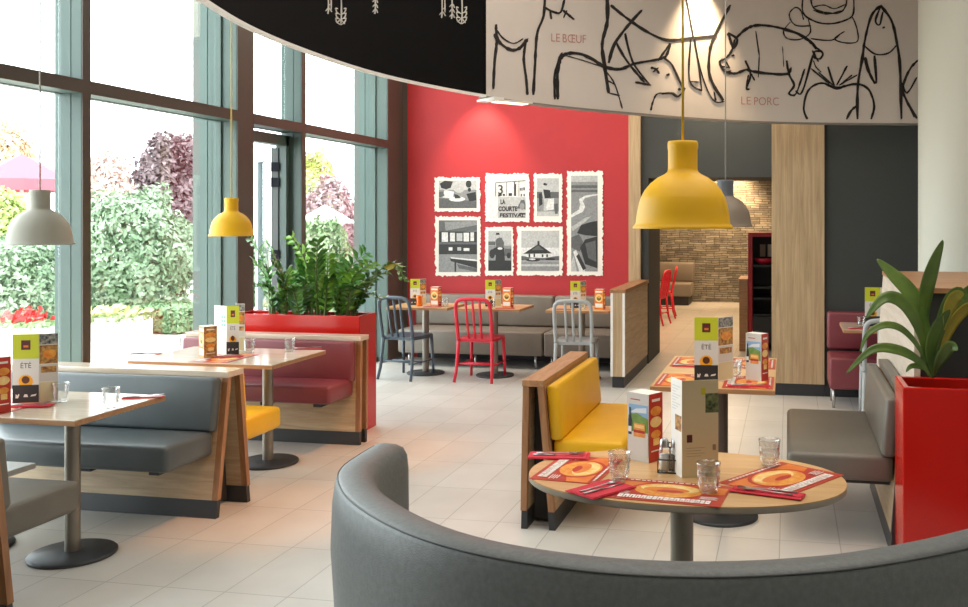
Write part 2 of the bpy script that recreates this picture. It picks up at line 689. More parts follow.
spans = [(posts[i][1], posts[i + 1][0]) for i in range(5)]
for i, (a, c) in enumerate(spans):
    door = (i == 3)

    def frame(b, a=a, c=c, door=door):
        y0, y1 = a - .0, c + .0
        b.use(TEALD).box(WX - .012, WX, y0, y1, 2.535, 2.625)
        b.use(TEAL).box(GX + .025, WX - .012, y0, y1, 2.535, 2.625)          # transom
        b.box(GX - .03, GX + .025, y0, y1, 2.53, 2.63)
        b.box(GX - .06, GX + .045, y0, y1, 3.93, CEILZ)
        b.box(GX - .06, GX + .045, y0, y1, 0, .02 if door else .06)
        if door:
            b.box(GX - .06, GX + .05, a + .02, a + .07, 0, 2.5)
            b.box(GX - .06, GX + .05, c - .07, c - .02, 0, 2.5)
            b.box(GX - .06, GX + .05, a, c, 2.40, 2.5)
    w = struct('window_%d' % (i + 1), frame)

    def pane(b, a=a, c=c, z0=2.632, z1=3.93):
        b.box(GX - .012, GX - .002, a + .002, c - .002, z0, z1)
    mb = MB(); pane(mb); mb.build('glass_pane', GLASSW, w)
    if not door:
        mb = MB(); pane(mb, z0=.06, z1=2.528); mb.build('glass_pane', GLASSW, w)

# the glass door, standing open outwards
hinge = Vector((GX - .05, 8.42, 0))
ang = math.atan2(.56, -.52)
dd = Vector((math.cos(ang), math.sin(ang), 0))
FRMB = mat('pale_grey_door_frame', '#9aa7ab', .4)
mb = MB().use(FRMB)
M = Matrix.Translation(hinge) @ Matrix.Rotation(ang, 4, 'Z')
for x0, x1, z0, z1 in ((0, .10, .02, 2.38), (.62, .72, .02, 2.38), (.10, .62, 2.27, 2.38), (.10, .62, .02, .2)):
    mb.box(x0, x1, -.03, .03, z0, z1, M)
door = mb.build('door_1', kind='structure')
mb = MB(); mb.box(.10, .62, -.006, .006, .2, 2.27, M); mb.build('glass_pane', GLASSW, door)
mb = MB().use(STEEL)
mb.tube([M @ Vector((.67, -.08, .7)), M @ Vector((.67, -.08, 1.4))], .014)
mb.tube([M @ Vector((.67, -.03, .75)), M @ Vector((.67, -.08, .75))], .008)
mb.tube([M @ Vector((.67, -.03, 1.35)), M @ Vector((.67, -.08, 1.35))], .008)
mb.build('door_handle', None, door)
mb = MB().use(mat('dark_blue_hinge', '#27313f', .4))
for z in (.3, 1.3, 2.0, 2.15):
    mb.box(-.012, .012, -.036, .036, z, z + .09, M)
mb.build('hinge', None, door)

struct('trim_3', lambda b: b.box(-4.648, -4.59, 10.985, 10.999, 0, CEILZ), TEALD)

# low partition beside the banquette
mb = MB()
mb.use(WOODY).box(-1.735, -1.605, 9.36, 10.958, .115, .95)
part = mb.build('trim_partition', kind='structure')
mb = MB(); mb.use(WALNUTY).box(-1.75, -1.59, 9.335, 10.958, .95, .985); mb.build('cap', None, part)
mb = MB(); mb.use(WOODV).box(-1.718, -1.622, 9.34, 9.36, .115, .95); mb.build('end_face', None, part)
mb = MB(); mb.use(WHITE)
mb.box(-1.742, -1.718, 9.338, 9.36, .115, .95); mb.box(-1.622, -1.598, 9.338, 9.36, .115, .95)
mb.build('edge_strip', None, part)
mb = MB(); mb.use(PLINTH).box(-1.73, -1.61, 9.37, 10.958, 0, .115); mb.build('plinth', None, part)

# round column
cc = atd(918, 220, 7.3)
cdir = Vector((cc.x, cc.y)).normalized()
nrm = Vector((cdir.y, -cdir.x))
ccx, ccy = cc.x + nrm.x * .42, cc.y + nrm.y * .42
mb = MB().use(mat('pale_grey_column_plaster', '#c3c4b8', .6)).lathe([(.42, 0), (.42, CEILZ)], 64, (ccx, ccy, 0))
mb.build('trim_round_column', kind='structure')

# ------------------------------------------------------------------ curved overhead panels
apts = [(-1.2, 1.1), (-1.85, 2.1), (-2.13, 2.85), (-2.27, 3.38), (-2.39, 3.9), (-2.44, 4.5), (-2.42, 5.22), (-2.29, 5.84), (-2.07, 6.44), (-1.71, 7.05), (-1.25, 7.60), (-.58, 8.27), (.10, 8.66), (1.15, 8.96), (1.9, 9.05), (2.8, 9.0)]


def catmull(P, n=10):
    out = []
    for i in range(len(P) - 1):
        p0, p1, p2, p3 = P[max(i - 1, 0)], P[i], P[i + 1], P[min(i + 2, len(P) - 1)]
        for k in range(n):
            t = k / n
            out.append(.5 * ((2 * p1) + (-p0 + p2) * t + (2 * p0 - 5 * p1 + 4 * p2 - p3) * t * t + (-p0 + 3 * p1 - 3 * p2 + p3) * t ** 3))
    out.append(P[-1])
    return out


ARC = catmull([Vector((x, y, 0)) for x, y in apts], 10)
for _ in range(5):
    ARC = [ARC[0]] + [(ARC[i - 1] + ARC[i] * 2 + ARC[i + 1]) / 4 for i in range(1, len(ARC) - 1)] + [ARC[-1]]
FZ = 2.55


def on_fascia(px, py, lift=.006):
    d = ray(px, py)
    best = None
    for i in range(len(ARC) - 1):
        a, b = ARC[i], ARC[i + 1]
        ex, ey = b.x - a.x, b.y - a.y
        det = d.x * (-ey) + ex * d.y
        if abs(det) < 1e-9:
            continue
        t = (a.x * (-ey) + ex * a.y) / det
        s = (d.x * a.y - d.y * a.x) / det
        if t > 0 and -1e-6 <= s <= 1 + 1e-6:
            n = Vector((-ey, ex, 0)).normalized()
            if n.dot(Vector((d.x, d.y, 0))) > 0:
                n = -n
            p = Vector((d.x * t, d.y * t, CH + d.z * t)) + n * lift
            if best is None or t < best[0]:
                best = (t, p, n)
    return best[1], best[2]


seam = on_fascia(485.5, 60)[0]
kseam = min(range(len(ARC)), key=lambda k: (ARC[k] - Vector((seam.x, seam.y, 0))).length)
ARC.insert(kseam + (1 if ARC[kseam].y < seam.y else 0), Vector((seam.x, seam.y, 0)))
kseam = min(range(len(ARC)), key=lambda k: (ARC[k] - Vector((seam.x, seam.y, 0))).length)


def band(mb, pts, z0, z1, th, inset=0):
    nn = []
    for i, p in enumerate(pts):
        t = (pts[min(i + 1, len(pts) - 1)] - pts[max(i - 1, 0)]).normalized()
        nn.append(Vector((-t.y, t.x, 0)))
    i0 = len(mb.v)
    for p, n in zip(pts, nn):
        a, b = p - n * inset, p + n * th
        mb.v += [Vector((a.x, a.y, z0)), Vector((a.x, a.y, z1)), Vector((b.x, b.y, z1)), Vector((b.x, b.y, z0))]
    for k in range(len(pts) - 1):
        for j in range(4):
            mb.face((i0 + k * 4 + j, i0 + (k + 1) * 4 + j, i0 + (k + 1) * 4 + (j + 1) % 4, i0 + k * 4 + (j + 1) % 4))
    mb.face([i0 + j for j in range(4)][::-1])
    mb.face([i0 + (len(pts) - 1) * 4 + j for j in range(4)])


# travelling along the arc, +n is the outer side (towards the windows / red wall)
mb = MB().use(BLACK)
band(mb, ARC[:kseam + 1], FZ, CEILZ, .018)
fb = tag(mb.build('overhead_panel'), 'black curved overhead panel with white chalk ornaments above the windows', 'panel')
mb = MB().use(WHITE)
band(mb, ARC[:kseam + 1], FZ - .004, FZ + .012, .022, .004)
mb.build('edge_trim', None, fb, world=True)
PANELW = mat('off_white_printed_panel', '#dfd5cd', .6, var=.04, vscale=2)
mb = MB().use(PANELW)
band(mb, ARC[kseam:], FZ, CEILZ, .06)
fw = tag(mb.build('overhead_panel'), 'off white curved overhead panel with charcoal sketches of farm animals', 'panel')
mb = MB().use(mat('grey_edge_trim', '#8d867e', .5))
band(mb, ARC[kseam:], FZ - .012, FZ + .002, .064, .006)
mb.build('edge_trim', None, fw, world=True)
CHAR = mat('charcoal_stroke', '#2a2524', .8)
CHALK = mat('white_chalk', '#dcd8d0', .8)
PINKL = mat('pale_red_lettering', '#c98f8c', .7)


def stroke(mb, pts, w, jitter=.35):
    """rough hand-drawn line on the fascia, w in photo pixels"""
    P = catmull([Vector((x, y, 0)) for x, y in pts], 5)
    L, Rr = [], []
    rng = random.Random(int(pts[0][0] * 13 + pts[0][1] * 7))
    for i, p in enumerate(P):
        t = (P[min(i + 1, len(P) - 1)] - P[max(i - 1, 0)])
        if t.length < 1e-6:
            t = Vector((1, 0, 0))
        t.normalize()
        n = Vector((-t.y, t.x, 0))
        ww = w * .5 * (1 + rng.uniform(-jitter, jitter)) * (.55 if i in (0, len(P) - 1) else 1)
        L.append(p + n * ww)
        Rr.append(p - n * ww)
    i0 = len(mb.v)
    for a, b in zip(L, Rr):
        for q in (a, b):
            for lf in (.002, .007):
                mb.v.append(on_fascia(q.x, q.y, lf)[0])
    for k in range(len(P) - 1):
        a, b = i0 + k * 4, i0 + (k + 1) * 4
        mb.face((a + 1, b + 1, b + 3, a + 3))
        mb.face((a, a + 1, a + 3, a + 2)) if k == 0 else None
        mb.face((a, b, b + 1, a + 1))
        mb.face((a + 2, a + 3, b + 3, b + 2))


def drawing(name, strokes, ox, sc, parent, m, label=None, wk=1.0, ymin=-20):
    mb = MB().use(m)
    for w, pts in strokes:
        q = [(ox + x / sc, y / sc) for x, y in pts]
        stroke(mb, q, w / sc * wk * (1.4 if sc > 2 else .55))
        if w >= 5:      # loose second line
            stroke(mb, [(x + .8, y - .5 + .6 * math.sin(i)) for i, (x, y) in enumerate(q)], w / sc * .35)
    o = mb.build(name, None, parent, world=True)
    if label:
        o['label'] = label
    return o


A, B = 480, 710
SC = 3.872
drawing('cow_drawing', [
    (6, [(60, 95), (62, 140), (62, 180), (55, 240), (50, 345)]),
    (8, [(55, 130), (75, 165), (115, 192), (150, 188), (182, 152)]),
    (3, [(62, 115), (90, 150), (130, 168), (165, 150)]),
    (6, [(175, 165), (168, 230), (178, 310), (182, 368)]),
    (7, [(250, -30), (245, 60), (220, 130), (212, 240), (205, 368)]),
    (5, [(250, 30), (280, 45), (310, 48), (325, 0), (328, -30)]), (4, [(270, 40), (275, 75)]), (5, [(320, 40), (362, 75)]), (4, [(335, 40), (322, 70)]),
    (9, [(490, -30), (492, 80), (472, 170), (482, 260), (497, 360)]), (3, [(497, 360), (540, 370)]), (3, [(482, 270), (520, 325), (550, 420)]), (3, [(490, 310), (522, 328)]),
    (7, [(505, 20), (560, 65), (640, 120), (720, 155), (800, 150), (905, 140)]),
    (7, [(625, 40), (580, 90), (520, 170), (497, 245)]), (5, [(560, 130), (590, 240), (655, 328)]), (6, [(525, 165), (570, 240), (635, 318)]), (5, [(600, 318), (660, 330)]),
    (3, [(795, -20), (850, 260), (900, 385), (945, 393)]), (7, [(968, 20), (912, 130), (888, 200), (890, 300), (940, 390)]), (4, [(905, 355), (912, 390)]),
    (4, [(815, 150), (810, 310), (858, 352)]), (3, [(830, 150), (845, 250), (858, 350)]), (3, [(815, 315), (848, 318)]),
], A, SC, fw, CHAR)
drawing('calf_drawing', [
    (8, [(300, 385), (298, 300), (306, 240), (330, 210), (380, 208), (430, 228), (480, 258), (540, 268), (600, 246), (690, 230), (712, 220)]),
    (5, [(288, 385), (287, 300), (300, 240), (316, 205)]), (2, [(330, 215), (400, 235), (470, 258)]),
    (5, [(710, 225), (742, 252), (780, 333), (790, 346), (765, 374), (740, 362), (700, 363)]), (6, [(688, 236), (720, 190), (735, 170), (725, 205), (712, 228)]),
    (8, [(726, 286), (728, 293)]), (5, [(660, 262), (680, 268), (692, 285)]), (4, [(668, 280), (690, 262)]), (7, [(766, 343), (774, 348)]),
    (4, [(705, 360), (682, 366), (668, 395), (660, 428)]),
], A, SC, fw, CHAR)
drawing('pig_drawing', [
    (7, [(98, 150), (140, 112), (185, 98), (260, 106), (340, 132), (390, 165), (412, 190)]),
    (5, [(405, 182), (435, 205), (425, 228), (402, 222), (405, 200), (428, 200)]), (4, [(395, 195), (420, 240)]),
    (5, [(95, 152), (82, 198), (60, 225), (38, 237), (40, 256), (60, 280), (78, 275)]), (4, [(60, 238), (76, 265)]), (3, [(40, 256), (72, 262)]),
    (6, [(68, 128), (104, 152), (90, 186), (76, 150), (68, 128)]), (7, [(87, 212), (89, 218)]),
    (7, [(70, 282), (100, 284), (140, 270), (162, 276), (230, 286), (300, 286), (312, 262)]),
    (5, [(135, 235), (156, 290), (140, 340), (152, 346)]), (4, [(140, 330), (148, 290)]), (4, [(158, 285), (172, 312)]), (3, [(190, 215), (186, 300)]), (3, [(176, 120), (190, 215)]),
    (5, [(295, 235), (306, 290), (325, 330), (305, 362), (330, 366), (352, 310), (365, 268)]), (5, [(330, 352), (356, 356), (398, 212)]), (2, [(280, 180), (285, 260)]),
], B, SC, fw, CHAR)
drawing('figure_drawing', [
    (4, [(360, -20), (360, 50), (410, 85), (470, 92), (530, 76), (555, 50), (555, -20)]), (4, [(388, -20), (398, 28), (440, 48), (500, 50), (525, 22), (530, -20)]),
    (3, [(398, 28), (440, 20), (480, 34), (522, 18)]), (3, [(400, 40), (450, 55), (510, 42)]),
    (3, [(362, 78), (350, 40), (328, 30), (306, 58), (330, 98), (390, 100)]), (3, [(380, 75), (388, 125), (350, 152), (300, 150), (284, 120), (310, 86)]),
    (3, [(550, 65), (568, 110), (570, 160), (520, 166), (482, 150), (520, 122)]), (3, [(390, 150), (470, 156), (510, 126)]),
], B, SC, fw, CHAR)
drawing('apple_drawing', [
    (5, [(376, 462), (362, 420), (380, 350), (430, 322), (490, 340), (560, 326), (612, 346), (635, 410), (622, 462)]),
    (5, [(480, 335), (455, 258)]), (5, [(490, 330), (530, 255)]), (4, [(462, 325), (390, 265)]), (4, [(500, 330), (570, 290)]), (4, [(475, 330), (420, 280)]), (4, [(508, 325), (550, 290)]), (5, [(440, 322), (490, 345), (520, 330)]),
    (3, [(400, 235), (410, 260), (430, 280)]),
], B, SC, fw, CHAR)
drawing('hen_drawing', [
    (7, [(570, 462), (572, 330), (590, 220), (600, 150), (625, 60), (660, 22)]),
    (7, [(660, 22), (702, 80), (722, 160), (735, 260), (740, 462)]),
    (5, [(660, 25), (640, 80), (656, 96), (668, 46)]), (8, [(670, 104), (673, 110)]), (4, [(600, 180), (640, 210), (690, 206), (722, 175)]),
    (7, [(600, 222), (612, 272), (642, 322), (636, 215)]), (6, [(528, 462), (545, 430), (572, 405)]),
    (6, [(806, 232), (772, 270), (746, 340), (760, 390), (800, 460)]), (5, [(800, 300), (762, 360), (742, 320)]), (4, [(760, 390), (790, 455)]),
], B, SC, fw, CHAR)
for s, x0, y0, w, sz, tilt in (('LE', 550, 41.5, 9.5, 12, .05), ('BŒUF', 561.5, 42.2, 24, 12, .05), ('LE', 740, 104.5, 10.5, 11.5, .02), ('PORC', 753, 105, 25.5, 11.5, .02)):
    mb = MB().use(PINKL)
    addtext(mb, s, sz, lambda a, b, x0=x0, y0=y0, t=tilt: on_fascia(x0 + a, y0 - b + a * t, .006)[0], bold=-.1, width=w)
    mb.build('lettering', None, fw, world=True)
# chalk ornaments on the black panel
for cx0, h, kind in ((327, 14, 0), (340, 24, 1), (374, 14, 2), (441, 18, 0), (451, 19, 2), (461, 23, 1)):
    st = [(1.6, [(cx0, -18), (cx0 + .6, h * .5), (cx0, h)])]
    if kind == 1:
        for s in (-1, 1):
            for k in (0, 1, 2):
                y = h - 14 + 5 * k
                st.append((1.3, [(cx0, y + 5), (cx0 + s * 4, y + 2), (cx0 + s * 5, y - 2), (cx0 + s * 3, y - 1)]))
        st.append((1.3, [(cx0 - 4, h - 1), (cx0, h - 4), (cx0 + 4, h)]))
    elif kind == 0:
        st.append((1.3, [(cx0 + 3, -18), (cx0 + 3.4, h * .7)]))
        st.append((1.2, [(cx0 - 2, h - 3), (cx0 + 1, h - 6), (cx0 + 4, h - 2)]))
        st.append((1.2, [(cx0, h - 8), (cx0 + 3, h - 10)]))
    else:
        for k in range(3):
            st.append((1.2, [(cx0 - 2, h - 2 - 5 * k), (cx0 + 1, h - 5 - 5 * k), (cx0 + 3, h - 1 - 5 * k)]))
    drawing('chalk_ornament', st, 0, 1.0, fb, CHALK)

# little white spotlight bracket under the joint of the two panels
p0, n0 = on_fascia(486, 92)
tn = Vector((n0.y, -n0.x, 0))
if tn.x < 0:
    tn = -tn
r0 = thing('spotlight', 'white flat spotlight bracket fixed under the joint of the overhead panels', 'light', (p0.x, p0.y, FZ - .045))
M = Matrix(((tn.x, -n0.x, 0, 0), (tn.y, -n0.y, 0, 0), (0, 0, 1, 0), (0, 0, 0, 1)))
mb = MB().use(WHITE); mb.box(-.02, .30, -.14, -.02, 0, .012, M, .004); mb.box(-.02, .06, -.14, .10, .012, .026, M); mb.build('bracket', None, r0)
mb = MB().use(mat('warm_lamp_diffuser', '#fff1d8', .5, emit=('#ffdcae', 3))); mb.box(.02, .27, -.12, -.04, -.004, 0, M); mb.build('diffuser', None, r0)


# ================================================================== BENCHES
def cushion(x0, x1, y0, y1, z0, z1, r=.03, M=None):
    mb = MB()
    mb.box(x0, x1, y0, y1, z0, z1, M, r, 3)
    return mb


def bench(name, label, cat, loc, rotz, L, front, back=None, prof=(-.07, -.19, .08, .17), sf=-.56, sb=.60, group=None, front_label=None, back_label=None, cap=None, edge=None, sz=(.345, .485)):
    """A-shaped bench: aisle end at x=0 running to x=-L; front faces -y.  prof: y of front top, front foot, back top, back foot."""
    ft, fbt, bt, bb = prof
    t = thing(name, label, cat, loc, rotz, group)
    th = .034

    def board(y0, y1, s, x0, x1, z0=.10, z1=.775):
        # slanted board between (y0 at z=.775) and (y1 at z=0)
        f = lambda z: y1 + (y0 - y1) * z / .775
        return [(f(z0), z0), (f(z1), z1), (f(z1) + s * th, z1), (f(z0) + s * th, z0)]
    for nm, y0, y1, s in (('front_board', ft, fbt, 1), ('back_board', bt, bb, -1)):
        mb = MB()
        pr = board(y0, y1, s, 0, 0)
        mb.use(WOODX).extr([(-.036, y, z) for y, z in (pr if s < 0 else pr[::-1])], (-(L - .036), 0, 0))
        mb.use(edge or WALNUT).extr([(0, y, z) for y, z in (pr if s < 0 else pr[::-1])], (-.036, 0, 0))
        mb.build(nm, None, t)
        mb = MB().use(PLINTH)
        pr = board(y0 + s * .004, y1 + s * .004, s, 0, 0, 0.0, .10)
        mb.extr([(-.004, y, z) for y, z in (pr if s < 0 else pr[::-1])], (-(L - .004), 0, 0))
        mb.build('plinth', None, t)
    mb = MB().use(mat('bench_hollow_dark_board', '#2c2825', .7))
    mb.extr([(-.13, ft + .03, .77), (-.13, bt - .03, .77), (-.13, bb - .045, .02), (-.13, fbt + .045, .02)], (-.02, 0, 0))
    mb.build('inner_panel', None, t)
    mb = MB().use(cap or WALNUTX).box(-L, .004, ft - .004, bt + .004, .775, .81)
    mb.build('top_cap', None, t, bevel=.003)
    for side, m, s, y0, y1, ys, lab in (('front', front, -1, ft, fbt, sf, front_label), ('rear', back, 1, bt, bb, sb, back_label)):
        if m is None:
            continue
        yz = lambda z: y1 + (y0 - y1) * z / .775
        # leaning back cushion
        an = math.atan2(yz(.46) - yz(.76), .30)
        M = Matrix.Translation((0, yz(.625), .625)) @ Matrix.Rotation(an, 4, 'X')
        mb = MB().use(m)
        ya, yb = (-.075, -.004) if s < 0 else (.004, .075)
        mb.box(-L + .02, -.03, ya, yb, -.15, .152, M, .022, 3)
        o = mb.build(side + '_back_cushion', None, t)
        if lab:
            o['label'] = lab
        ya, yb = sorted((ys, yz(.38) + s * .006))
        mb = MB().use(m)
        mb.box(-L + .02, -.045, ya, yb, sz[0], sz[1], None, .03, 3)
        o = mb.build(side + '_seat_cushion', None, t)
        if lab:
            o['label'] = lab
        for x in (-.20, -.62, -L + .3):
            mb = MB().use(PLINTH)
            ya, yb = sorted((ys + .11 * -s, yz(.29) + s * .004))
            mb.box(x - .03, x + .03, ya, yb, sz[0] - .04, sz[0] + .001)
            mb.build(side + '_seat_bracket', None, t)
    return t


bench('bench', 'long two-sided bench, grey leather seat towards the room, yellow seat behind', 'bench', (-3.15, 5.0, 0), 0, 1.46, GREY, YELLOW, cap=TOPW,  # pale cap colour stands in for window reflection on the wood
      front_label='grey leather cushion', back_label='yellow leather cushion')
bench('bench', 'taupe leather bench cut off at the lower left corner beside the dark table foot', 'bench', (-3.14, 3.225, 0), 0, 1.46, OLIVEG, OLIVEG, cap=TOPW)
bench('bench', 'wine red leather bench with oak frame before the red plant box', 'bench', (-3.13, 6.68, 0), 0, 1.46, WINE, None,
      prof=(-.07, -.09, .06, .05), sf=-.47, sz=(.37, .50), cap=TOPW)
bench('bench', 'yellow leather bench with brown wood frame and cap beside the oval table', 'bench', (-1.36, 4.985, 0), R(-90), 1.16, None, YELLOW,
      prof=(-.055, -.07, .06, .13), sb=.50)
bench('bench', 'dark grey leather bench on the right, against the pale oak divider', 'bench', (.56, 4.96, 0), R(-90), 1.23, OLIVEG, None,
      prof=(0, -.06, .05, .05), sf=-.567, cap=OLIVEG, edge=PLINTH)

# divider behind the dark grey bench
t = thing('divider', 'tall pale oak divider with wooden cap behind the right-hand bench', 'divider', (.9, 5.6, 0))
OAKP = wood_mat('pale_washed_oak', '#c3b7a6', '#d8cec0', (14, 1.2, 14))
mb = MB().use(OAKP)
mb.extr([(.62, 4.98, .02), (.62, 7.02, .02), (.62, 7.02, .70), (.62, 6.57, 1.315), (.62, 4.98, 1.315)], (.03, 0, 0))
mb.build('side_panel', None, t, world=True)
mb = MB().use(mat('near_black_panel', '#262725', .7)).box(.65, 2.6, 4.99, 5.02, .02, 1.315)
mb.box(.651, 2.6, 5.03, 6.4, .02, 1.29)
mb.build('front_panel', None, t, world=True)
mb = MB().use(WALNUTX).box(.615, 2.6, 4.97, 6.575, 1.315, 1.34)
mb.build('cap', None, t, world=True)

# wine red banquette along the dark wall at the right
t = thing('banquette', 'wine red leather banquette against the dark wall at the far right', 'bench', (1.1, 9.0, 0))
mb = MB().use(WINE)
for k in range(2):
    x0 = .36 + k * 1.0
    mb.box(x0, x0 + .985, 8.70, 9.2, .17, .455, None, .025, 3)
mb.build('seat_cushion', None, t, world=True)
mb = MB().use(WINE)
for k in range(2):
    x0 = .36 + k * 1.0
    mb.box(x0, x0 + .985, 9.15, 9.28, .47, .82, None, .025, 3)
mb.build('backrest', None, t, world=True)
for x, y in ((.40, 8.74), (.40, 9.1), (1.3, 8.74), (1.3, 9.1), (2.3, 8.74)):
    mb = MB().use(STEEL).tube([(x, y, 0), (x, y, .18)], .014, 8)
    mb.build('leg', None, t, world=True)

# taupe banquette under the pictures
t = thing('banquette', 'taupe leather banquette below the black and white pictures on the red wall', 'bench', (-3.1, 10.6, 0))
for x0, x1 in ((-4.42, -2.70), (-2.685, -1.78)):
    mb = MB().use(TAUPE).box(x0, x1, 10.30, 10.87, .15, .42, None, .025, 3)
    mb.build('seat_cushion', None, t, world=True)
    mb = MB().use(TAUPE).box(x0, x1, 10.82, 10.965, .425, .79, None, .03, 3)
    mb.build('back_cushion', None, t, world=True)
for x, y in ((-4.3, 10.36), (-3.5, 10.36), (-2.79, 10.36), (-2.60, 10.36), (-1.9, 10.36)):
    mb = MB().use(STEEL).tube([(x, y, 0), (x, y, .155)], .014, 8)
    mb.build('leg', None, t, world=True)

# curved sofa in the foreground
SP = catmull([Vector(p + (0,)) for p in ((-1.475, 3.36), (-1.45, 3.05), (-1.335, 2.82), (-1.175, 2.64), (-.99, 2.49), (-.8, 2.39), (-.6, 2.335), (-.4, 2.315), (-.2, 2.335), (0, 2.395), (.2, 2.495), (.45, 2.68), (.72, 2.95), (.90, 3.22), (.99, 3.5))], 8)
t = thing('curved_sofa', 'grey rounded sofa back curving across the foreground around the oval table', 'sofa', (-.3, 2.6, 0))


def sweep(mb, path, prof, ends=True):
    i0 = len(mb.v)
    n = len(prof)
    mb.smooth = True
    for i, p in enumerate(path):
        tt = (path[min(i + 1, len(path) - 1)] - path[max(i - 1, 0)]).normalized()
        nn = Vector((tt.y, -tt.x, 0))          # outer side
        for a, z in prof:
            mb.v.append(Vector((p.x + nn.x * a, p.y + nn.y * a, z)))
    for k in range(len(path) - 1):
        for j in range(n):
            mb.face((i0 + k * n + j, i0 + k * n + (j + 1) % n, i0 + (k + 1) * n + (j + 1) % n, i0 + (k + 1) * n + j))
    mb.smooth = False
    if ends:
        mb.face([i0 + j for j in range(n)][::-1])
        mb.face([i0 + (len(path) - 1) * n + j for j in range(n)])


def rounded(scale):
    base = [(-.065, .10), (-.075, .40), (-.072, .745), (-.066, .797), (-.05, .824), (-.02, .836), (.02, .838), (.048, .834), (.060, .826), (.068, .812), (.078, .74), (.083, .60), (.068, .35), (.045, .10)]
    return [(a * scale, .10 + (z - .10) * (1 - (1 - scale) * .12)) for a, z in base]


path = []
mb = MB().use(FABRIC)
# rounded ends: profile shrinks over the last centimetres
sc = {0: .55, 1: .80, 2: .93}
nP = len(SP)
i0 = 0
mb.smooth = True
d0 = (SP[0] - SP[1]).normalized()
d1 = (SP[-1] - SP[-2]).normalized()
full = [(SP[0] + d0 * .045, .55), (SP[0] + d0 * .038, .8), (SP[0] + d0 * .022, .94)] + [(p, 1) for p in SP] + [(SP[-1] + d1 * .022, .94), (SP[-1] + d1 * .038, .8), (SP[-1] + d1 * .045, .55)]
n = len(rounded(1))
for i, (p, s_) in enumerate(full):
    tt = (full[min(i + 1, len(full) - 1)][0] - full[max(i - 1, 0)][0]).normalized()
    nn = Vector((-tt.y, tt.x, 0)) * -1
    # outer side faces away from the table
    if nn.dot(p - Vector((-.3, 3.45, 0))) < 0:
        nn = -nn
    for a, z in rounded(s_):
        mb.v.append(Vector((p.x + nn.x * a, p.y + nn.y * a, z)))
for k in range(len(full) - 1):
    for j in range(n):
        mb.face((k * n + j, (k + 1) * n + j, (k + 1) * n + (j + 1) % n, k * n + (j + 1) % n))
mb.face(range(n))
mb.face(list(range((len(full) - 1) * n, len(full) * n))[::-1])
mb.build('backrest', None, t, world=True)
mb = MB().use(mat('dark_seam_piping', '#3f4344', .5))
sp_ = []
for i, p in enumerate(SP):
    tt = (SP[min(i + 1, nP - 1)] - SP[max(i - 1, 0)]).normalized()
    nn = Vector((tt.y, -tt.x, 0))
    if nn.dot(p - Vector((-.3, 3.45, 0))) < 0:
        nn = -nn
    sp_.append(Vector((p.x + nn.x * .0605, p.y + nn.y * .0605, .8262)))
mb.tube(sp_, .0028, 6)
mb.build('seam', None, t, world=True)
inner = []
for i, p in enumerate(SP):
    tt = (SP[min(i + 1, nP - 1)] - SP[max(i - 1, 0)]).normalized()
    nn = Vector((-tt.y, tt.x, 0))
    if nn.dot(p - Vector((-.3, 3.45, 0))) > 0:
        nn = -nn
    inner.append((p, nn))


def ring(mb, off0, off1, z0, z1, sub):
    i0 = len(mb.v)
    mb.smooth = True
    for p, nn in sub:
        a, b = p + nn * off0, p + nn * off1
        for q, z in ((a, z0), (a, z1), (b, z1), (b, z0)):
            mb.v.append(Vector((q.x, q.y, z)))
    mb.smooth = False
    for k in range(len(sub) - 1):
        for j in range(4):
            mb.face((i0 + k * 4 + j, i0 + k * 4 + (j + 1) % 4, i0 + (k + 1) * 4 + (j + 1) % 4, i0 + (k + 1) * 4 + j))
    mb.face([i0 + j for j in range(4)])
    mb.face([i0 + (len(sub) - 1) * 4 + j for j in range(4)][::-1])


sub = [q for q in inner[16:-16]]
mb = MB().use(FABRIC); ring(mb, .09, .44, .32, .45, sub); mb.build('seat_cushion', None, t, world=True, bevel=.02)
mb = MB().use(PLINTH); ring(mb, .0, .36, .0, .30, sub); mb.build('plinth', None, t, world=True)
mb = MB().use(PLINTH); ring(mb, -.045, .045, .0, .099, inner); mb.build('base', None, t, world=True)

# ================================================================== PLANT BOXES
def plantbox(label, x0, x1, y0, y1, h, soil, wall=.03):
    t = thing('plant_box', label, 'planter', ((x0 + x1) / 2, (y0 + y1) / 2, 0))
    mb = MB().use(RPLANT)
    i = len(mb.v)
    for (xa, xb, ya, yb, z) in ((x0, x1, y0, y1, 0.0), (x0, x1, y0, y1, h), (x0 + wall, x1 - wall, y0 + wall, y1 - wall, h), (x0 + wall, x1 - wall, y0 + wall, y1 - wall, soil - .03)):
        mb.v += [Vector((xa, ya, z)), Vector((xb, ya, z)), Vector((xb, yb, z)), Vector((xa, yb, z))]
    mb.face((i + 3, i + 2, i + 1, i))
    for k in range(3):
        for j in range(4):
            mb.face((i + k * 4 + j, i + k * 4 + (j + 1) % 4, i + k * 4 + 4 + (j + 1) % 4, i + k * 4 + 4 + j))
    mb.face((i + 12, i + 13, i + 14, i + 15))
    mb.build('box', None, t, world=True, bevel=.006)
    mb = MB().use(SOIL)
    nx, ny = 30, 8
    i = 0
    for a in range(nx + 1):
        for b in range(ny + 1):
            x, y = x0 + wall + (x1 - x0 - 2 * wall) * a / nx, y0 + wall + (y1 - y0 - 2 * wall) * b / ny
            mb.v.append(Vector((x, y, soil + .012 * noise.noise(Vector((x * 30, y * 30, 0))))))
    for a in range(nx):
        for b in range(ny):
            k = a * (ny + 1) + b
            mb.face((k, k + ny + 1, k + ny + 2, k + 1))
    mb.build('soil', None, t, world=True)
    return t


plantbox('long glossy red plant box behind the wine red bench', -4.42, -3.3, 6.95, 7.26, .925, .875)
plantbox('glossy red plant box with broad leaved plant at the right edge', .525, 1.75, 4.62, 4.955, .9, .85)


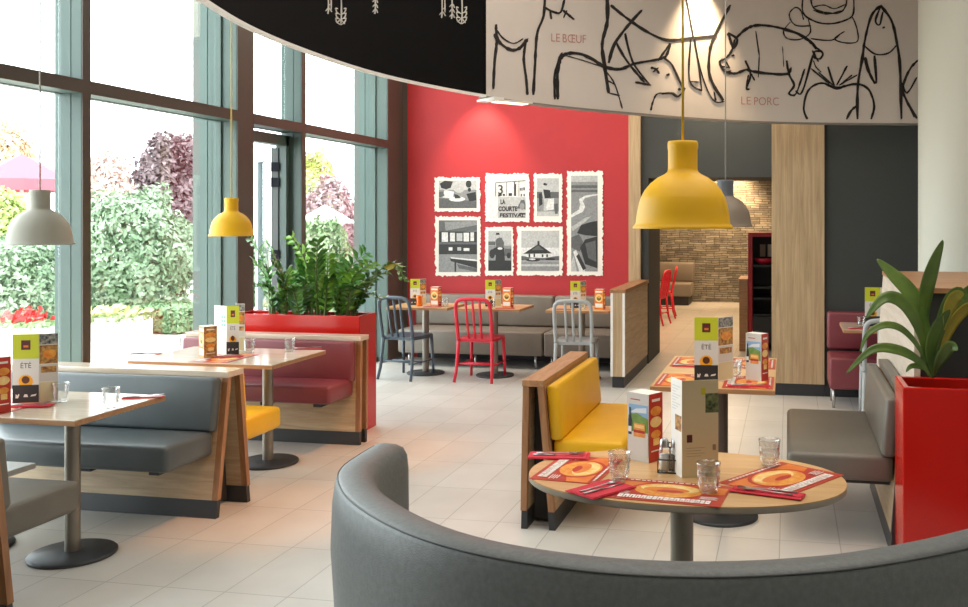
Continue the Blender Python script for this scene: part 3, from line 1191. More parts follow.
def frond(path, n, ll, lw, rng, leafm, droop=.25):
    """zz-plant stem with two rows of leaflets -> (stem MB, leaflets MB)"""
    P = catmull([Vector(p) for p in path], 8)
    st = MB().use(STEM)
    m = len(P)
    st.tube(P, [.011 * (1 - .75 * i / (m - 1)) for i in range(m)], 6)
    lf = MB().use(leafm)
    side0 = Vector((rng.uniform(-1, 1), rng.uniform(-1, 1), 0)).normalized()
    for k in range(n):
        u = .14 + .86 * (k + .5) / n
        i = min(int(u * (m - 1)), m - 2)
        p = P[i].lerp(P[i + 1], u * (m - 1) - i)
        tt = (P[i + 1] - P[i]).normalized()
        side = (side0 - tt * side0.dot(tt)).normalized()
        nrm = tt.cross(side).normalized()
        for s in (-1, 1):
            sz = ll * (1.0 - .35 * abs(u - .6) / .4) * rng.uniform(.85, 1.15)
            d = (side * s * .85 + tt * .62 + nrm * rng.uniform(-.25, .25) - Vector((0, 0, droop * .4))).normalized()
            w = d.cross(nrm).normalized() * lw * sz / ll
            q = nrm * .012
            a, b, c = p, p + d * sz * .5, p + d * sz
            i0 = len(lf.v)
            lf.v += [a, b - w + q, b, b + w + q, c - nrm * .01, p + d * sz * .22 - w * .72 + q * .5, p + d * sz * .22, p + d * sz * .22 + w * .72 + q * .5, p + d * sz * .8 - w * .6, p + d * sz * .8, p + d * sz * .8 + w * .6]
            for f in ((0, 6, 5), (0, 7, 6), (5, 6, 2, 1), (6, 7, 3, 2), (1, 2, 9, 8), (2, 3, 10, 9), (8, 9, 4), (9, 10, 4)):
                lf.face([i0 + g for g in f])
    return st, lf


# zz plants: tips measured in the photo, roots along the long plant box
tips = [  # root x along px at soil, tip px, tip depth offset, bright?
    (0, 272, 250, 238, 0), (0, 279, 268, 244, 0), (0, 285, 274, 262, 0), (0, 276, 262, 285, 0), (0, 283, 292, 270, 1),
    (1, 312, 291, 236, 1), (1, 306, 302, 246, 0), (1, 318, 318, 240, 0), (1, 324, 328, 256, 1), (1, 310, 296, 268, 0), (1, 326, 336, 278, 0), (1, 300, 284, 290, 0),
    (2, 341, 366, 252, 0), (2, 348, 372, 262, 1), (2, 336, 340, 246, 0), (2, 352, 386, 272, 0), (2, 346, 352, 268, 1), (2, 354, 380, 296, 0), (2, 338, 350, 288, 0),
    (0, 270, 254, 262, 0), (0, 281, 272, 292, 0), (1, 304, 308, 284, 0), (1, 320, 330, 290, 0), (2, 350, 366, 282, 0), (2, 342, 358, 270, 1), (1, 315, 310, 258, 1), (0, 288, 296, 284, 0),
]
rng = random.Random(3)
zz = []
for k, (nm, px) in enumerate((('leftmost glossy zz plant in the long red plant box', 278), ('middle glossy zz plant, tallest in the long red plant box', 314), ('rightmost glossy zz plant in the long red plant box, leaning to the chairs', 345))):
    p = onz(px, 318, .875)
    zz.append(thing('zz_plant', nm, 'plant', (p.x * 7.08 / p.y, 7.08, .87), 0, 'zz plants in the long red plant box'))
for g, rpx, tx, ty, br in tips:
    yy = 7.08 + rng.uniform(-.07, .07)
    d = ray(rpx, 318)
    root = Vector((d.x * yy / d.y, yy, .87))
    root.x = max(-4.36, min(-3.36, root.x))
    tip = ony(tx, ty, yy + rng.uniform(-.22, .22))
    mid = root.lerp(tip, .55)
    mid.z += .10
    mid.x += (root.x - tip.x) * .22
    pre = root.lerp(mid, .5)
    pre.x += (root.x - tip.x) * .12
    st, lf = frond([root, pre, mid, tip], 12, .122, .025, rng, LEAFL if br else LEAFD)
    s = st.build('stem', None, zz[g], world=True)
    lf.build('leaflets', None, s, world=True)
# yellowing tip on the right-hand one
st, lf = frond([onz(352, 318, .875) * 1.0, ony(366, 290, 7.05), ony(382, 268, 7.05), ony(396, 264, 7.0), ony(403, 278, 6.95)], 11, .11, .026, rng, LEAFD)
s = st.build('stem', None, zz[2], world=True)
lf.build('leaflets', None, s, world=True)
mb = MB().use(LEAFY)
q = ony(390, 266, 6.98)
mb.poly([q + Vector(v) for v in ((-.05, 0, -.01), (-.01, -.01, -.035), (.05, -.02, -.015), (.055, 0, .015), (0, .01, .03))])
mb.build('yellow_leaf', None, zz[2], world=True)


def blade(pts, w, m, parent, fold=.35, side=None):
    P = catmull([Vector(p) for p in pts], 7)
    mb = MB().use(m)
    mb.smooth = True
    n = len(P)
    for i, p in enumerate(P):
        u = i / (n - 1)
        tt = (P[min(i + 1, n - 1)] - P[max(i - 1, 0)]).normalized()
        ref = Vector((tt.z, .4, -tt.x))        # turns with the bending leaf
        s = (ref - tt * ref.dot(tt))
        s.normalize()
        nn = s.cross(tt).normalized()
        ww = w * (max(.12, math.sin(PI * min(1, (u * .93 + .04)) ** 1.15)) if u < .98 else .05)
        for a, h in ((-1, fold), (-.5, fold * .35), (0, 0), (.5, fold * .35), (1, fold)):
            mb.v.append(p + s * a * ww + nn * h * ww * .6)
    for k in range(n - 1):
        for j in range(4):
            mb.face((k * 5 + j, k * 5 + j + 1, (k + 1) * 5 + j + 1, (k + 1) * 5 + j))
    o = mb.build('leaf', None, parent, world=True)
    sm = o.modifiers.new('thickness', 'SOLIDIFY')
    sm.thickness = .0015
    return o


bp = thing('cast_iron_plant', 'broad leaved green plant in the red box at the right edge', 'plant', (.73, 4.8, .845))
BL = [  # base px, via px..., tip px (photo), half width, material, depth offset of tip
    ([(930, 372), (925, 330), (912, 296), (893, 275), (877, 259)], .060, LEAFA, .05, 4.75),
    ([(932, 372), (924, 320), (926, 290), (934, 262), (943, 240)], .058, LEAFA, .0, 4.78),
    ([(928, 374), (921, 335), (905, 305), (885, 298), (866, 318)], .050, LEAFA, -.1, 4.72),
    ([(929, 376), (920, 350), (903, 330), (885, 325), (868, 334), (860, 352)], .026, LEAFA, -.12, 4.70),
    ([(930, 377), (920, 362), (898, 350), (872, 350), (846, 374)], .036, LEAFL, -.15, 4.68),
    ([(932, 378), (924, 368), (912, 366), (906, 372)], .02, LEAFA, -.05, 4.7),
    ([(934, 372), (938, 335), (948, 305), (958, 292), (966, 300)], .060, LEAFA, -.02, 4.76),
    ([(936, 372), (945, 340), (958, 316), (975, 306), (995, 322)], .045, LEAFY, .0, 4.82),
    ([(938, 372), (952, 320), (968, 292), (990, 284)], .055, LEAFA, .1, 4.86),
    ([(934, 376), (940, 360), (950, 346), (958, 350)], .05, LEAFA, -.08, 4.70),
    ([(933, 378), (930, 350), (938, 325), (950, 310)], .05, LEAFA, -.05, 4.72),
]
for px, w, m, dz, y0 in BL:
    n = len(px)
    pts = [ony(x, y, y0 + dz * i / (n - 1)) for i, (x, y) in enumerate(px)]
    blade(pts, w * .66, LEAFA if m is LEAFL else m, bp)
blade([ony(945, 330, 4.70), ony(948, 310, 4.68), ony(956, 296, 4.66), ony(964, 294, 4.65)], .035, LEAFY, bp)

# ================================================================== LAMPS
def pendant(label, px, py_rim, depth, dia, m, cordm, neckm=None, top=CEILZ):
    p = atd(px, py_rim, depth)
    t = thing('pendant_lamp', label, 'lamp', (p.x, p.y, p.z), 0, 'bell shaped pendant lamps')
    k = dia / .36
    kr = k * .93
    outer = [(.180, 0), (.181, .004), (.176, .010), (.170, .018), (.166, .05), (.158, .085), (.152, .103), (.1505, .106), (.138, .128), (.116, .152), (.092, .170), (.066, .182), (.056, .190), (.053, .200), (.053, .262), (.055, .270), (.055, .286), (.052, .292), (.0005, .292)]
    innr = [(.0005, .24), (.04, .235), (.044, .19), (.088, .165), (.133, .124), (.148, .10), (.162, .05), (.166, .018), (.174, .002)]
    if neckm is None:
        mb = MB().use(m)
        mb.lathe([(r * kr, z * k) for r, z in outer], 48)
        mb.lathe([(r * kr, z * k) for r, z in innr], 48)
        i = len(mb.v)
        mb.build('lamp_shade', None, t)
    else:
        mb = MB().use(m)
        mb.lathe([(r * kr, z * k) for r, z in outer[:13]], 48)
        mb.lathe([(r * kr, z * k) for r, z in innr], 48)
        mb.build('lamp_shade', None, t)
        mb = MB().use(neckm)
        mb.lathe([(r * kr, z * k) for r, z in outer[12:]], 48)
        mb.build('neck', None, t)
    mb = MB().use(cordm).tube([(0, 0, .29 * k), (0, 0, top - p.z)], .0045 if dia > .2 else .003, 6)
    mb.build('cord', None, t)
    mb = MB().use(mat('white_lamp_bulb', '#f4efe4', .4))
    mb.lathe([(.0005, .10 * k), (.02 * k, .105 * k), (.03 * k, .13 * k), (.022 * k, .17 * k), (.014 * k, .2 * k), (.014 * k, .24 * k)], 20)
    mb.build('bulb', None, t)
    mb = MB().use(cordm).lathe([(.0005, top - p.z - .03), (.05, top - p.z - .03), (.05, top - p.z)], 24)
    mb.build('ceiling_rose', None, t)
    return t


pendant('large yellow pendant lamp above the oval table', 682.8, 228.5, 3.2, .362, YLAMP, mat('yellow_cord', '#d9b427', .5))
pendant('light grey pendant lamp before the windows at far left', 40, 244.5, 5.3, .375, GLAMP, mat('pale_grey_cord', '#a8a79f', .5))
pendant('small looking yellow pendant lamp before the teal facade post', 231.5, 236, 7.0, .345, YLAMP, MATS['yellow_cord'])
pendant('brown grey pendant lamp half hidden behind the large yellow lamp', 725.5, 227, 5.9, .36, DLAMP, MATS['pale_grey_cord'], NLAMP)


# ================================================================== TABLES
def pedestal(t, x, y, h, rb=.205, rp=.036, pole=None, disc=None):
    mb = MB().use(pole or POLEM)
    mb.lathe([(rp, .016), (rp, h)], 24, (x, y, 0))
    mb.build('pole', None, t)
    mb = MB().use(disc or DISC)
    mb.lathe([(.0005, 0), (rb - .003, 0), (rb, .004), (rb, .012), (rb - .006, .018), (.06, .021), (.045, .026), (.0005, .026)], 48, (x, y, 0))
    mb.build('base', None, t)
    mb = MB().use(disc or DISC).box(x - .16, x + .16, y - .05, y + .05, h - .004, h + .006)
    mb.build('top_plate', None, t)


def table(label, x0, x1, y0, y1, feet, top=TOPW, edge=WALNUTX, h=.75, th=.028, cat='table', **kw):
    cx_, cy_ = (x0 + x1) / 2, (y0 + y1) / 2
    t = thing('table', label, cat, (cx_, cy_, 0))
    a, b = (x1 - x0) / 2, (y1 - y0) / 2
    mb = MB().use(edge)
    mb.box(-a, a, -b, b, h - th, h - .004)
    mb.use(top).box(-a + .001, a - .001, -b + .001, b - .001, h - .004, h)
    mb.build('tabletop', None, t, bevel=.002)
    for fx, fy in feet:
        pedestal(t, fx - cx_, fy - cy_, h - th - .006, **kw)
    return t


T1 = table('rectangular oak table before the long grey bench at left', -4.45, -3.24, 3.845, 4.50, [(-3.52, 4.16)])
T2 = table('rectangular oak table between the yellow seat and the wine red bench', -4.29, -3.24, 5.56, 6.28, [(-3.53, 6.0)])
TM = table('square-cornered oak table between the yellow bench and the dark grey bench', -.76, -.07, 5.27, 6.50, [(-.37, 5.42), (-.43, 6.3)], top=TOPR, pole=mat('dark_brown_pole', '#54443a', .5))
TB = []
for (xa, xb, w) in ((-4.22, -3.53, 'behind the slate blue chair'), (-3.43, -2.74, 'behind the red chair'), (-2.46, -1.79, 'behind the light grey chair')):
    TB.append(table('small oak table at the red wall, ' + w, xa, xb, 9.52, 10.1, [((xa + xb) / 2 - .02, 9.84)], top=TOPR))
TR = table('small oak table before the wine red banquette at far right', .46, 1.15, 8.30, 8.92, [(.85, 8.6)])
LT = table('low pale topped table beside the windows at the left edge', -4.42, -3.80, 3.83, 4.235, [(-4.10, 4.15)], top=mat('pale_laminate', '#dfe3e0', .25), edge=MATS['pale_laminate'], h=.43, rb=.19)

# oval table in the foreground
t = thing('oval_table', 'oval oak table with three red placemats in front of the curved sofa', 'table', (-.37, 3.455, 0))
mb = MB().use(mat('pale_table_edge_band', '#b9ab98', .45))
OV = []
for k in range(96):
    a = 2 * PI * k / 96
    OV.append((.574 * math.copysign(abs(math.cos(a)) ** .92, math.cos(a)), .372 * math.copysign(abs(math.sin(a)) ** .92, math.sin(a))))
i = len(mb.v)
mb.prism([(x * .985, y * .98) for x, y in OV], .724, .730)
mb.prism(OV, .730, .746)
mb.use(TOPR).prism([(x * .9985, y * .998) for x, y in OV], .7455, .75)
mb.build('tabletop', None, t)
mb = MB().use(mat('greige_metal_pole', '#a59d90', .45)).lathe([(.042, .02), (.042, .724)], 28, (-.01, .0, 0)); mb.build('pole', None, t)
mb = MB().use(DISC).lathe([(.0005, 0), (.25, 0), (.253, .005), (.25, .014), (.06, .022), (.0005, .022)], 48, (-.01, .0, 0)); mb.build('base', None, t)


# ================================================================== CHAIRS
def chair(label, m, loc, rotz):
    t = thing('dining_chair', label, 'chair', loc, rotz)
    mb = MB().use(m)
    n = 9
    # dished seat
    sh = [(-.185, -.19), (.185, -.19), (.20, -.05), (.205, .12), (.195, .185), (.16, .205), (-.16, .205), (-.195, .185), (-.205, .12), (-.20, -.05)]
    mb.prism(sh, .432, .452)
    mb.prism([(x * .97, y * .97) for x, y in sh], .412, .434)
    mb.build('seat', None, t, bevel=.006)
    mb = MB().use(m)
    hoop = []
    y_at = lambda z: -.195 - (z - .44) * .19
    for x, z in ((-.185, .44), (-.188, .55), (-.190, .70), (-.186, .79), (-.170, .835), (-.135, .858), (-.07, .866), (0, .868), (.07, .866), (.135, .858), (.170, .835), (.186, .79), (.190, .70), (.188, .55), (.185, .44)):
        hoop.append((x, y_at(z), z))
    mb.tube(catmull([Vector(p) for p in hoop], 4), .019, 10)
    mb.build('back_frame', None, t)
    for x in (-.075, 0, .075):
        mb = MB().use(m)
        mb.tube([(x * .92, y_at(.45) + .01, .45), (x * .97, y_at(.56), .56), (x, y_at(.70), .70), (x * 1.02, y_at(.855), .857)], .0135, 8)
        mb.build('back_slat', None, t)
    for s in (-1, 1):
        mb = MB().use(m)
        mb.tube([(s * .183, -.19, .44), (s * .188, -.20, .30), (s * .196, -.225, .12), (s * .205, -.262, 0)], [.020, .019, .017, .015], 10)
        mb.build('leg', None, t)
        mb = MB().use(m)
        mb.tube([(s * .180, .178, .43), (s * .186, .19, .2), (s * .192, .20, 0)], [.019, .017, .014], 10)
        mb.build('leg', None, t)
        mb = MB().use(m)
        mb.tube([(s * .19, -.218, .17), (s * .187, .191, .17)], .0085, 8)
        mb.build('side_stretcher', None, t)
    mb = MB().use(m)
    mb.tube([(-.188, -.02, .17), (.188, -.02, .17)], .0085, 8)
    mb.tube([(-.19, -.213, .19), (.19, -.213, .19)], .0085, 8)
    mb.build('cross_stretcher', None, t)
    return t


chair('slate blue metal chair, leftmost at the red wall tables', NAVY, (-4.0, 9.60, 0), R(-11))
chair('bright red metal chair with slatted back at the middle wall table', CRED, (-3.175, 9.60, 0), R(-2))
chair('light grey metal chair behind the yellow bench', CGREY, (-2.14, 9.58, 0), R(3))
chair('grey metal chair half hidden by the oak divider at right', CGREY, (.80, 8.25, 0), R(0))
chair('red chair in the back room, nearer of two seen through the passage', CRED, (-2.16, 15.2, 0), R(80))
chair('red chair in the back room, farther of two before the stone wall', CRED, (-2.16, 16.3, 0), R(95))


# ================================================================== THINGS ON THE TABLES
def burger(pg, u, v, ru, rv, l):
    pg.disc(BURG, u, v, ru, rv, l)
    pg.disc(BURGC, u, v + rv * .25, ru * .8, rv * .5, l + .0002)
    pg.rect(REDP, u - ru * .7, u + ru * .7, v - rv * .35, v - rv * .1, l + .0004)
    pg.rect(LIME, u - ru * .75, u + ru * .75, v - rv * .52, v - rv * .38, l + .0004)


def design(pg, kind, w, h):
    e = .0005
    if kind == 'ete':
        pg.rect(LIME, 0, w, h * .64, h, e)
        pg.rect(MAROON, w * .33, w * .68, h * .77, h * .91, 2 * e)
        pg.rect(ORANGEP, w * .42, w * .60, h * .805, h * .835, 3 * e)
        pg.rect(LGREY, 0, w, h * .26, h * .64, e)
        pg.text(INK, 'ÉTÉ', h * .105, w * .29, h * .505, 2 * e, width=w * .42)
        pg.disc(SUN, w * .5, h * .31, w * .27, w * .27, 1.5 * e)
        for k in range(14):
            a = PI * k / 13 - .1
            c, s = math.cos(a), math.sin(a)
            r0, r1, q = w * .10, w * .34, w * .045
            uc, vc = w * .5, h * .30
            pg.poly(SUN, [(uc + c * r0 - s * q, vc + s * r0 + c * q), (uc + c * r0 + s * q, vc + s * r0 - c * q), (uc + c * r1, max(vc + s * r1, h * .262))], 2 * e)
        pg.disc(mat('sunflower_heart', '#5a2f14', .6), w * .5, h * .335, w * .15, h * .055, 3 * e)
        pg.rect(INK, 0, w, 0, h * .26, 4 * e)
        pg.poly(LGREY, [(w * .12, h * .07), (w * .22, h * .07), (w * .27, h * .12), (w * .24, h * .135), (w * .2, h * .11), (w * .13, h * .13)], 5 * e)
        pg.poly(LGREY, [(w * .42, h * .085), (w * .60, h * .085), (w * .56, h * .125), (w * .46, h * .125)], 5 * e)
        pg.poly(LGREY, [(w * .68, h * .09), (w * .88, h * .10), (w * .92, h * .13), (w * .72, h * .115)], 5 * e)
    elif kind == 'photos':
        pg.rect(FOODD, w * .02, w * .98, h * .84, h * .99, e)
        pg.rect(FOODP, w * .02, w * .98, h * .56, h * .83, e)
        pg.disc(BURG, w * .55, h * .70, w * .34, h * .07, 2 * e)
        pg.rect(LGREY, w * .02, w * .98, h * .30, h * .55, e)
        pg.rect(FOODP, w * .1, w * .9, h * .43, h * .52, 2 * e)
        pg.rect(CREAM, w * .02, w * .98, h * .02, h * .29, e)
    elif kind == 'cream':
        pg.rect(CREAM, 0, w, 0, h, e)
        pg.rect(mat('green_leaf_photo_print', '#2f3d22', .5, col2='#8b9b63', vscale=60), w * .64, w, h * .66, h * .86, 2 * e)
        pg.rect(LIME, w * .52, w * .64, h * .85, h * .92, 2 * e)
        pg.rect(MAROON, w * .13, w * .28, h * .36, h * .44, 2 * e)
        pg.rect(mat('brown_grey_print', '#9a8b6c', .5), w * .84, w * .93, h * .27, h * .33, 2 * e)
        for k in range(4):
            pg.rect(MATS['brown_grey_print'], w * .12, w * (.62 - .1 * (k % 2)), h * (.30 - .028 * k), h * (.304 - .028 * k), 2 * e)
    elif kind == 'white':
        pg.rect(PAPER, 0, w, 0, h, e)
        for k in range(9):
            pg.rect(LGREY, w * .12, w * (.88 - .2 * (k % 3)), h * (.92 - .03 * k), h * (.93 - .03 * k), 2 * e)
        pg.rect(FOODP, w * .4, w * .95, h * .47, h * .63, 2 * e)
    elif kind == 'teal':
        pg.rect(PAPER, 0, w, 0, h, e)
        for k in range(3):
            for q in range(2):
                pg.rect(mat('teal_print', '#7fb2ab', .5), w * (.58 + .2 * q), w * (.74 + .2 * q), h * (.74 - .08 * k), h * (.79 - .08 * k), 2 * e)


def menu(label, hinge, dA, wA, kA, dB, wB, kB, h=.345, group='folded menus standing on the tables'):
    """standing folded menu card: two pages leaving the hinge towards unit directions dA and dB (degrees); print on the viewer's side"""
    t = thing('menu_card', label, 'menu', hinge, 0, group)
    for nm, ang, w, k in (('left_page', dA, wA, kA), ('right_page', dB, wB, kB)):
        d = Vector((math.cos(R(ang)), math.sin(R(ang)), 0))
        n = Vector((d.y, -d.x, 0))
        if n.dot(-Vector(hinge)) < 0:
            n = -n
        mb = MB()
        # u runs left to right as the viewer sees it
        right = Vector((0, 0, 1)).cross(n)
        if right.dot(d) > 0:
            pg = Page(mb, (0, 0, 0), d, (0, 0, 1), n)
        else:
            pg = Page(mb, d * w, -d, (0, 0, 1), n)
        pg.sheet(PAPER, w, h, .0016)
        design(pg, k, w, h)
        mb.build('page', None, t)
    return t


def carton(label, loc, rotz, kind='landscape', w=.115, d=.06, h=.26, group='small advertising cartons on the tables'):
    t = thing('table_carton', label, 'carton', loc, rotz, group)
    mb = MB().use(PAPER)
    mb.box(-w / 2, w / 2, -d / 2, d / 2, 0, h)
    e = .0006
    pg = Page(mb, (-w / 2, -d / 2, 0), (1, 0, 0), (0, 0, 1), (0, -1, 0))
    sd = Page(mb, (w / 2, -d / 2, 0), (0, 1, 0), (0, 0, 1), (1, 0, 0))
    if kind == 'landscape':
        pg.rect(LGREY, 0, w, 0, h, e)
        pg.rect(REDP, w * .15, w * .6, h * .895, h * .91, 2 * e)
        pg.rect(SKYP, w * .06, w * .96, h * .55, h * .83, 2 * e)
        pg.poly(mat('cloud_print', '#dfe8f0', .5), [(w * .1, h * .70), (w * .9, h * .72), (w * .9, h * .80), (w * .4, h * .77)], 3 * e)
        pg.poly(HILLP, [(w * .06, h * .42), (w * .96, h * .42), (w * .96, h * .64), (w * .7, h * .67), (w * .45, h * .71), (w * .2, h * .68), (w * .06, h * .66)], 4 * e)
        pg.rect(LGREY, w * .02, w * .98, h * .08, h * .43, 4.5 * e)
        pg.poly(INK, [(w * .06, h * .38), (w * .22, h * .38), (w * .22, h * .60), (w * .17, h * .68), (w * .17, h * .78), (w * .11, h * .78), (w * .11, h * .68), (w * .06, h * .60)], 6 * e)
        pg.rect(PAPER, w * .065, w * .215, h * .42, h * .50, 7 * e)
        pg.rect(BURG, w * .32, w * .84, h * .36, h * .56, 6 * e)
        pg.rect(BURGC, w * .36, w * .80, h * .49, h * .54, 7 * e)
        pg.rect(REDP, w * .32, w * .84, h * .42, h * .46, 7 * e)
    else:
        pg.rect(ORANGEP, 0, w, 0, h, e)
        pg.rect(PAPER, w * .1, w * .9, h * .84, h * .92, 2 * e)
        pg.disc(BURGC, w * .5, h * .56, w * .42, h * .2, 2 * e)
        pg.disc(mat('olive_salad_print', '#5d6b2d', .5), w * .5, h * .56, w * .26, h * .12, 3 * e)
        pg.disc(BURG, w * .5, h * .62, w * .2, h * .06, 4 * e)
        pg.rect(PAPER, w * .08, w * .92, h * .10, h * .30, 2 * e)
    sd.rect(REDP if kind != 'brown' else FOODP, 0, d, 0, h, e)
    sd.rect(PAPER, d * .2, d * .8, h * .88, h * .92, 2 * e)
    sd.disc(BURG, d * .5, h * .74, d * .4, h * .07, 2 * e)
    sd.disc(BURGC, d * .5, h * .58, d * .42, h * .08, 2 * e)
    sd.disc(BURG, d * .5, h * .40, d * .36, h * .06, 2 * e)
    sd.rect(BURGC, d * .3, d * .75, h * .24, h * .34, 3 * e)
    sd.rect(PAPER, d * .15, d * .85, h * .15, h * .17, 3 * e)
    mb.build('printed_carton', None, t)
    return t


def tumbler(label, loc, k=1.0, group='drinking glasses'):
    mb = MB().use(GLASST)
    pr = [(.0005, 0), (.026, 0), (.029, .004), (.0315, .02), (.034, .05), (.037, .078), (.0395, .092), (.0395, .094), (.037, .094), (.0345, .078), (.031, .05), (.028, .02), (.024, .012), (.0005, .012)]
    mb.lathe([(r * k, z * k) for r, z in pr], 24, loc)
    # pressed facets round the wall
    for row, (z, r) in enumerate(((.028, .0325), (.046, .0338), (.064, .0355))):
        for j in range(12):
            a = 2 * PI * (j + .5 * row) / 12
            c, s = math.cos(a), math.sin(a)
            q = Vector(loc)
            o = Vector((c, s, 0))
            tn_ = Vector((-s, c, 0))
            rr = r * k
            mb.extr([q + o * rr + tn_ * .006 * k + Vector((0, 0, (z - .006) * k)), q + o * rr + tn_ * -.006 * k + Vector((0, 0, (z - .006) * k)), q + o * rr - tn_ * .006 * k + Vector((0, 0, (z + .006) * k)), q + o * rr + tn_ * .006 * k + Vector((0, 0, (z + .006) * k))], o * .0018 * k)
    return tag(mb.build('drinking_glass'), label, 'glass', group)


def placemat(label, c, u, w=.40, d=.27, top=0):
    """c centre, u direction of the printed title's reading direction (vector)"""
    u = Vector(u).normalized()
    v = Vector((-u.y, u.x, 0))
    mb = MB()
    pg = Page(mb, Vector(c) - u * w / 2 - v * d / 2 + Vector((0, 0, .0016)), u, v, (0, 0, 1))
    pg.sheet(MATP, w, d, .0016)
    e = .00025
    pg.poly(ORANGEP, [(w * .02, d * .62), (w * .45, d * .30), (w * .98, d * .55), (w * .98, d * .86), (w * .02, d * .86)], e)
    pg.disc(REDP, w * .5, d * .55, w * .34, d * .36, 2 * e, 24)
    pg.disc(BURG, w * .5, d * .55, w * .30, d * .31, 3 * e, 24)
    pg.disc(BURGC, w * .5, d * .63, w * .26, d * .19, 4 * e, 24)
    pg.disc(ORANGEP, w * .48, d * .56, w * .20, d * .12, 5 * e, 20)
    pg.disc(REDP, w * .52, d * .50, w * .12, d * .06, 6 * e, 16)
    # title band of heavy white letters, too small to read in the photo
    rng_ = random.Random(5)
    x = w * .12
    while x < w * .88:
        lw = w * rng_.uniform(.030, .048)
        pg.rect(PAPER, x, x + lw, d * .07, d * .215, 7 * e)
        pg.rect(MATP, x + lw * .35, x + lw * .62, d * rng_.choice((.07, .13)), d * rng_.choice((.15, .17)), 8 * e)
        x += lw + w * .008
    x = w * .1
    while x < w * .9:
        lw = w * rng_.uniform(.02, .05)
        pg.rect(PAPER, x, x + lw, d * .91, d * .945, 7 * e)
        x += lw + w * .015
    for k in range(4):
        pg.rect(PAPER, w * .80, w * (.95 - .02 * (k % 2)), d * (.26 + .035 * k), d * (.275 + .035 * k), 7 * e)
        pg.rect(PAPER, w * .05, w * (.2 - .02 * (k % 2)), d * (.24 + .035 * k), d * (.252 + .035 * k), 7 * e)
    return tag(mb.build('placemat'), label, 'placemat', 'red printed placemats')


def napkin_set(where, c, u, L=.235, wd=.085, knife=True, lift=.0):
    """folded red napkin with fork and knife lying on it; u = long direction"""
    u = Vector(u).normalized()
    v = Vector((-u.y, u.x, 0))
    c = Vector(c) + Vector((0, 0, lift))
    M = Matrix(((u.x, v.x, 0, c.x), (u.y, v.y, 0, c.y), (0, 0, 1, c.z), (0, 0, 0, 1)))
    mb = MB().use(NAPK)
    mb.box(-L / 2, L / 2, -wd / 2, wd / 2, 0, .0035, M, .0015, 1)
    mb.box(-L / 2 + .004, L / 2 - .01, -wd / 2 + .004, wd / 2 - .02, .0035, .006, M, .001, 1)
    tag(mb.build('paper_napkin'), 'folded red paper napkin ' + where, 'napkin', 'folded red paper napkins')
    z = .0065
    mb = MB().use(STEEL)
    mb.smooth = True
    P = lambda x, y, zz: M @ Vector((x, y, zz))
    mb.tube([P(-.09, .012, z + .002), P(-.03, .011, z + .003), P(.03, .010, z + .005), P(.045, .010, z + .006)], [.0042, .003, .0026, .004], 8, flat=.5)
    mb.smooth = False
    mb.extr([P(.043, .003, z + .004), P(.062, -.001, z + .004), P(.072, -.001, z + .004), P(.072, .021, z + .004), P(.062, .021, z + .004), P(.043, .017, z + .004)], (0, 0, .002))
    for k in range(4):
        y = -.001 + k * .0066
        mb.extr([P(.071, y, z + .004), P(.100, y + .0004, z + .007), P(.100, y + .0022, z + .007), P(.071, y + .0026, z + .004)], (0, 0, .0015))
    tag(mb.build('fork'), 'steel fork on the napkin ' + where, 'fork', 'forks on the napkins')
    if knife:
        mb = MB().use(STEEL)
        mb.tube([P(-.10, -.018, z + .003), P(-.05, -.018, z + .0035), P(-.01, -.018, z + .003)], [.004, .0052, .004], 8, flat=.55)
        mb.extr([P(-.012, -.022, z), P(.085, -.022, z), P(.10, -.017, z), P(.095, -.0125, z), P(-.012, -.0135, z)], (0, 0, .0018))
        tag(mb.build('table_knife'), 'steel knife on the napkin ' + where, 'knife', 'knives on the napkins')


TZ = .7505
# --- oval table
def quad_mat(label, a, b, c_, d_, flip=False):
    pts = [onz(x, y, .75) for x, y in (a, b, c_, d_)]
    cen = sum(pts, Vector()) / 4
    u = (pts[1] - pts[0]) + (pts[2] - pts[3])
    placemat(label, (cen.x, cen.y, TZ), u)
    return cen, u.normalized()


placemat('red burger placemat at the left end of the oval table', onz(578, 469, TZ), Vector((-.10, -1, 0)), .36, .25)
placemat('red burger placemat at the front of the oval table, nearest the sofa', onz(668, 492, TZ), Vector((1, -.10, 0)), .40, .25)
placemat('red burger placemat at the right end of the oval table', onz(782, 479, TZ), Vector((.55, .85, 0)), .40, .27)
napkin_set('at the left end of the oval table', onz(559, 456, TZ + .003), Vector((1, .12, 0)), .24, .11, lift=.0)
napkin_set('at the front left of the oval table', onz(601, 489.5, TZ + .003), Vector((.55, .8, 0)), .21, .14)
napkin_set('at the front right of the oval table', onz(767, 493, TZ + .003), Vector((-1, .25, 0)), .25, .075)
tumbler('faceted drinking glass on the left placemat of the oval table', onz(619.5, 479, TZ + .003), 1.05)
tumbler('faceted drinking glass at the front of the oval table, right of the tall menu', onz(708.5, 492, TZ + .003), 1.08)
tumbler('faceted drinking glass at the back right of the oval table', onz(769.5, 465.5, TZ + .003), 1.05)
carton('carton with wine bottle and hill picture on the oval table', onz(645, 459, TZ), R(-30), 'landscape', .105, .085, .262)
h = onz(682, 478, TZ)
menu('tall menu turned away, cream back page, on the oval table', h, 24, .138, 'cream', 120, .10, 'white', .35)
